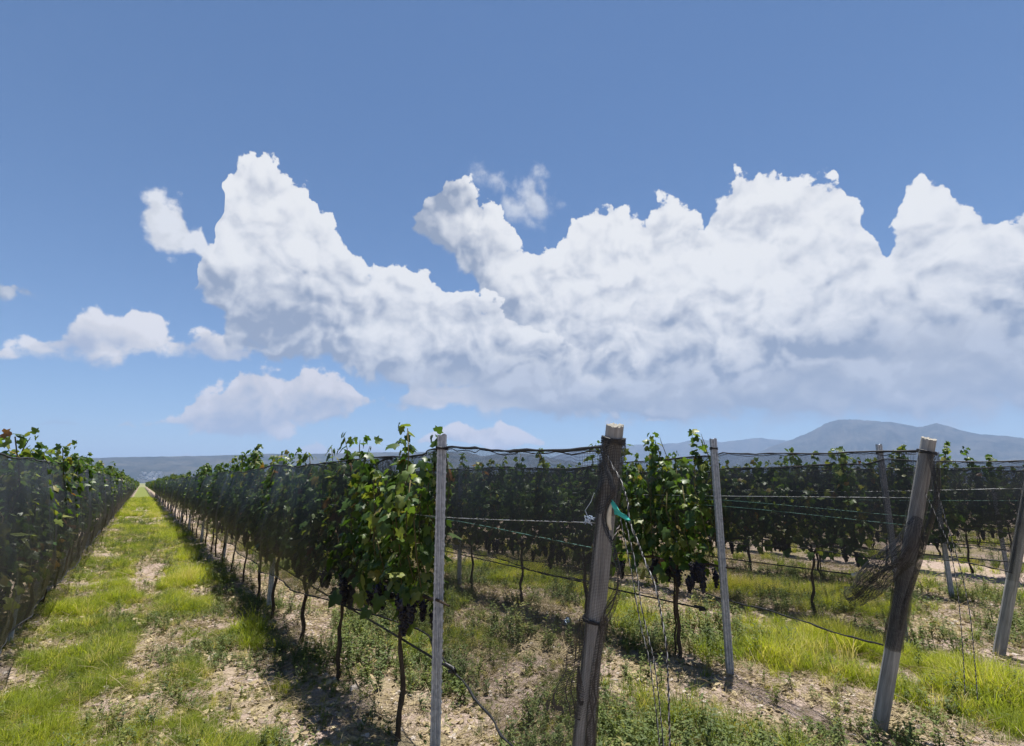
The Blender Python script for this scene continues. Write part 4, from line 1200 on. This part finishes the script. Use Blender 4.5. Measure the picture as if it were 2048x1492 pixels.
for (u, v) in ((1000, 1270), (1040, 1265), (1060, 1290), (980, 1255), (1400, 1295), (1435, 1280), (1725, 1290), (1850, 1300), (1360, 1250), (1290, 1235), (440, 1165), (460, 1190), (425, 1140), (710, 1320), (1880, 1275)):
    g = on_ground(u, v)
    for k in range(12): pts.append((g.x + rnd.gauss(0, .16), g.y + rnd.gauss(0, .2), rnd.choice([1, 2, 4]), rnd.uniform(.7, 1.25), .1, min(1, max(0, rnd.gauss(.5, .2)))))
scatter('weeds', WD, pts, 'low broad-leaved weeds scattered over the soil', 'weeds')

pts = []
for n, x0, x1, y0, y1, s in ((11000, -1.5, 5, 1.5, 11, .9), (9000, 4.4, 12, .8, 11, .95), (4000, -1.4, 8, 11, 26, 1.3)):
    x, y = sample(n, x0, x1, y0, y1)
    for q in zip(x, y, rng.integers(0, 5, len(x)), s * rng.uniform(.5, 1.3, len(x)), np.full(len(x), .1), rng.random(len(x))): pts.append(q)
scatter('dry_litter', [stalks(i) for i in range(3)] + [leaf_litter(i) for i in range(2)], pts, 'dry stalks and fallen leaves strewn over the soil', 'litter')
pts = []
for n, x0, x1, y0, y1 in ((6500, -1.5, 5, 1.5, 10), (5500, 4.4, 11, .8, 10)):
    x, y = sample(n, x0, x1, y0, y1)
    for q in zip(x, y, rng.integers(0, 6, len(x)), np.abs(rng.normal(.008, .010, len(x))) + .004, np.full(len(x), .5), rng.random(len(x))): pts.append(q)
scatter('clods', [clod(i) for i in range(6)], pts, 'small clods and pale pebbles lying on the soil', 'clods')

# a white plastic cup lying in the weeds
g = on_ground(1130, 1252)
b = MB(); b.tube([(0, 0, 0), (.03, .01, .012), (.075, .025, .03)], [.024, .028, .033], 14)
cup = obj('plastic_cup', b.me('plastic_cup', [M['blueplastic']], True), None, (g.x, g.y, gz(g.x, g.y) + .03))
tag(cup, 'small pale plastic cup lying in the weeds left of the tall post', 'cup')

# ------------------------------------------------------------------ haze
hm, T, o_ = material('valley_haze')
pv = T.node('ShaderNodeVolumePrincipled')
pv.inputs['Color'].default_value = (0.39, 0.545, 0.84, 1); pv.inputs['Density'].default_value = 0.95e-4; pv.inputs['Anisotropy'].default_value = 0.1
T.l.new(pv.outputs[0], o_.inputs['Volume'])
b = MB(); b.box((0, 6000, 482), (17000, 17000, 485))
hz = obj('haze', b.me('haze', [hm])); tag(hz, 'thin blue haze over the plain and hills', 'haze', kind='stuff')
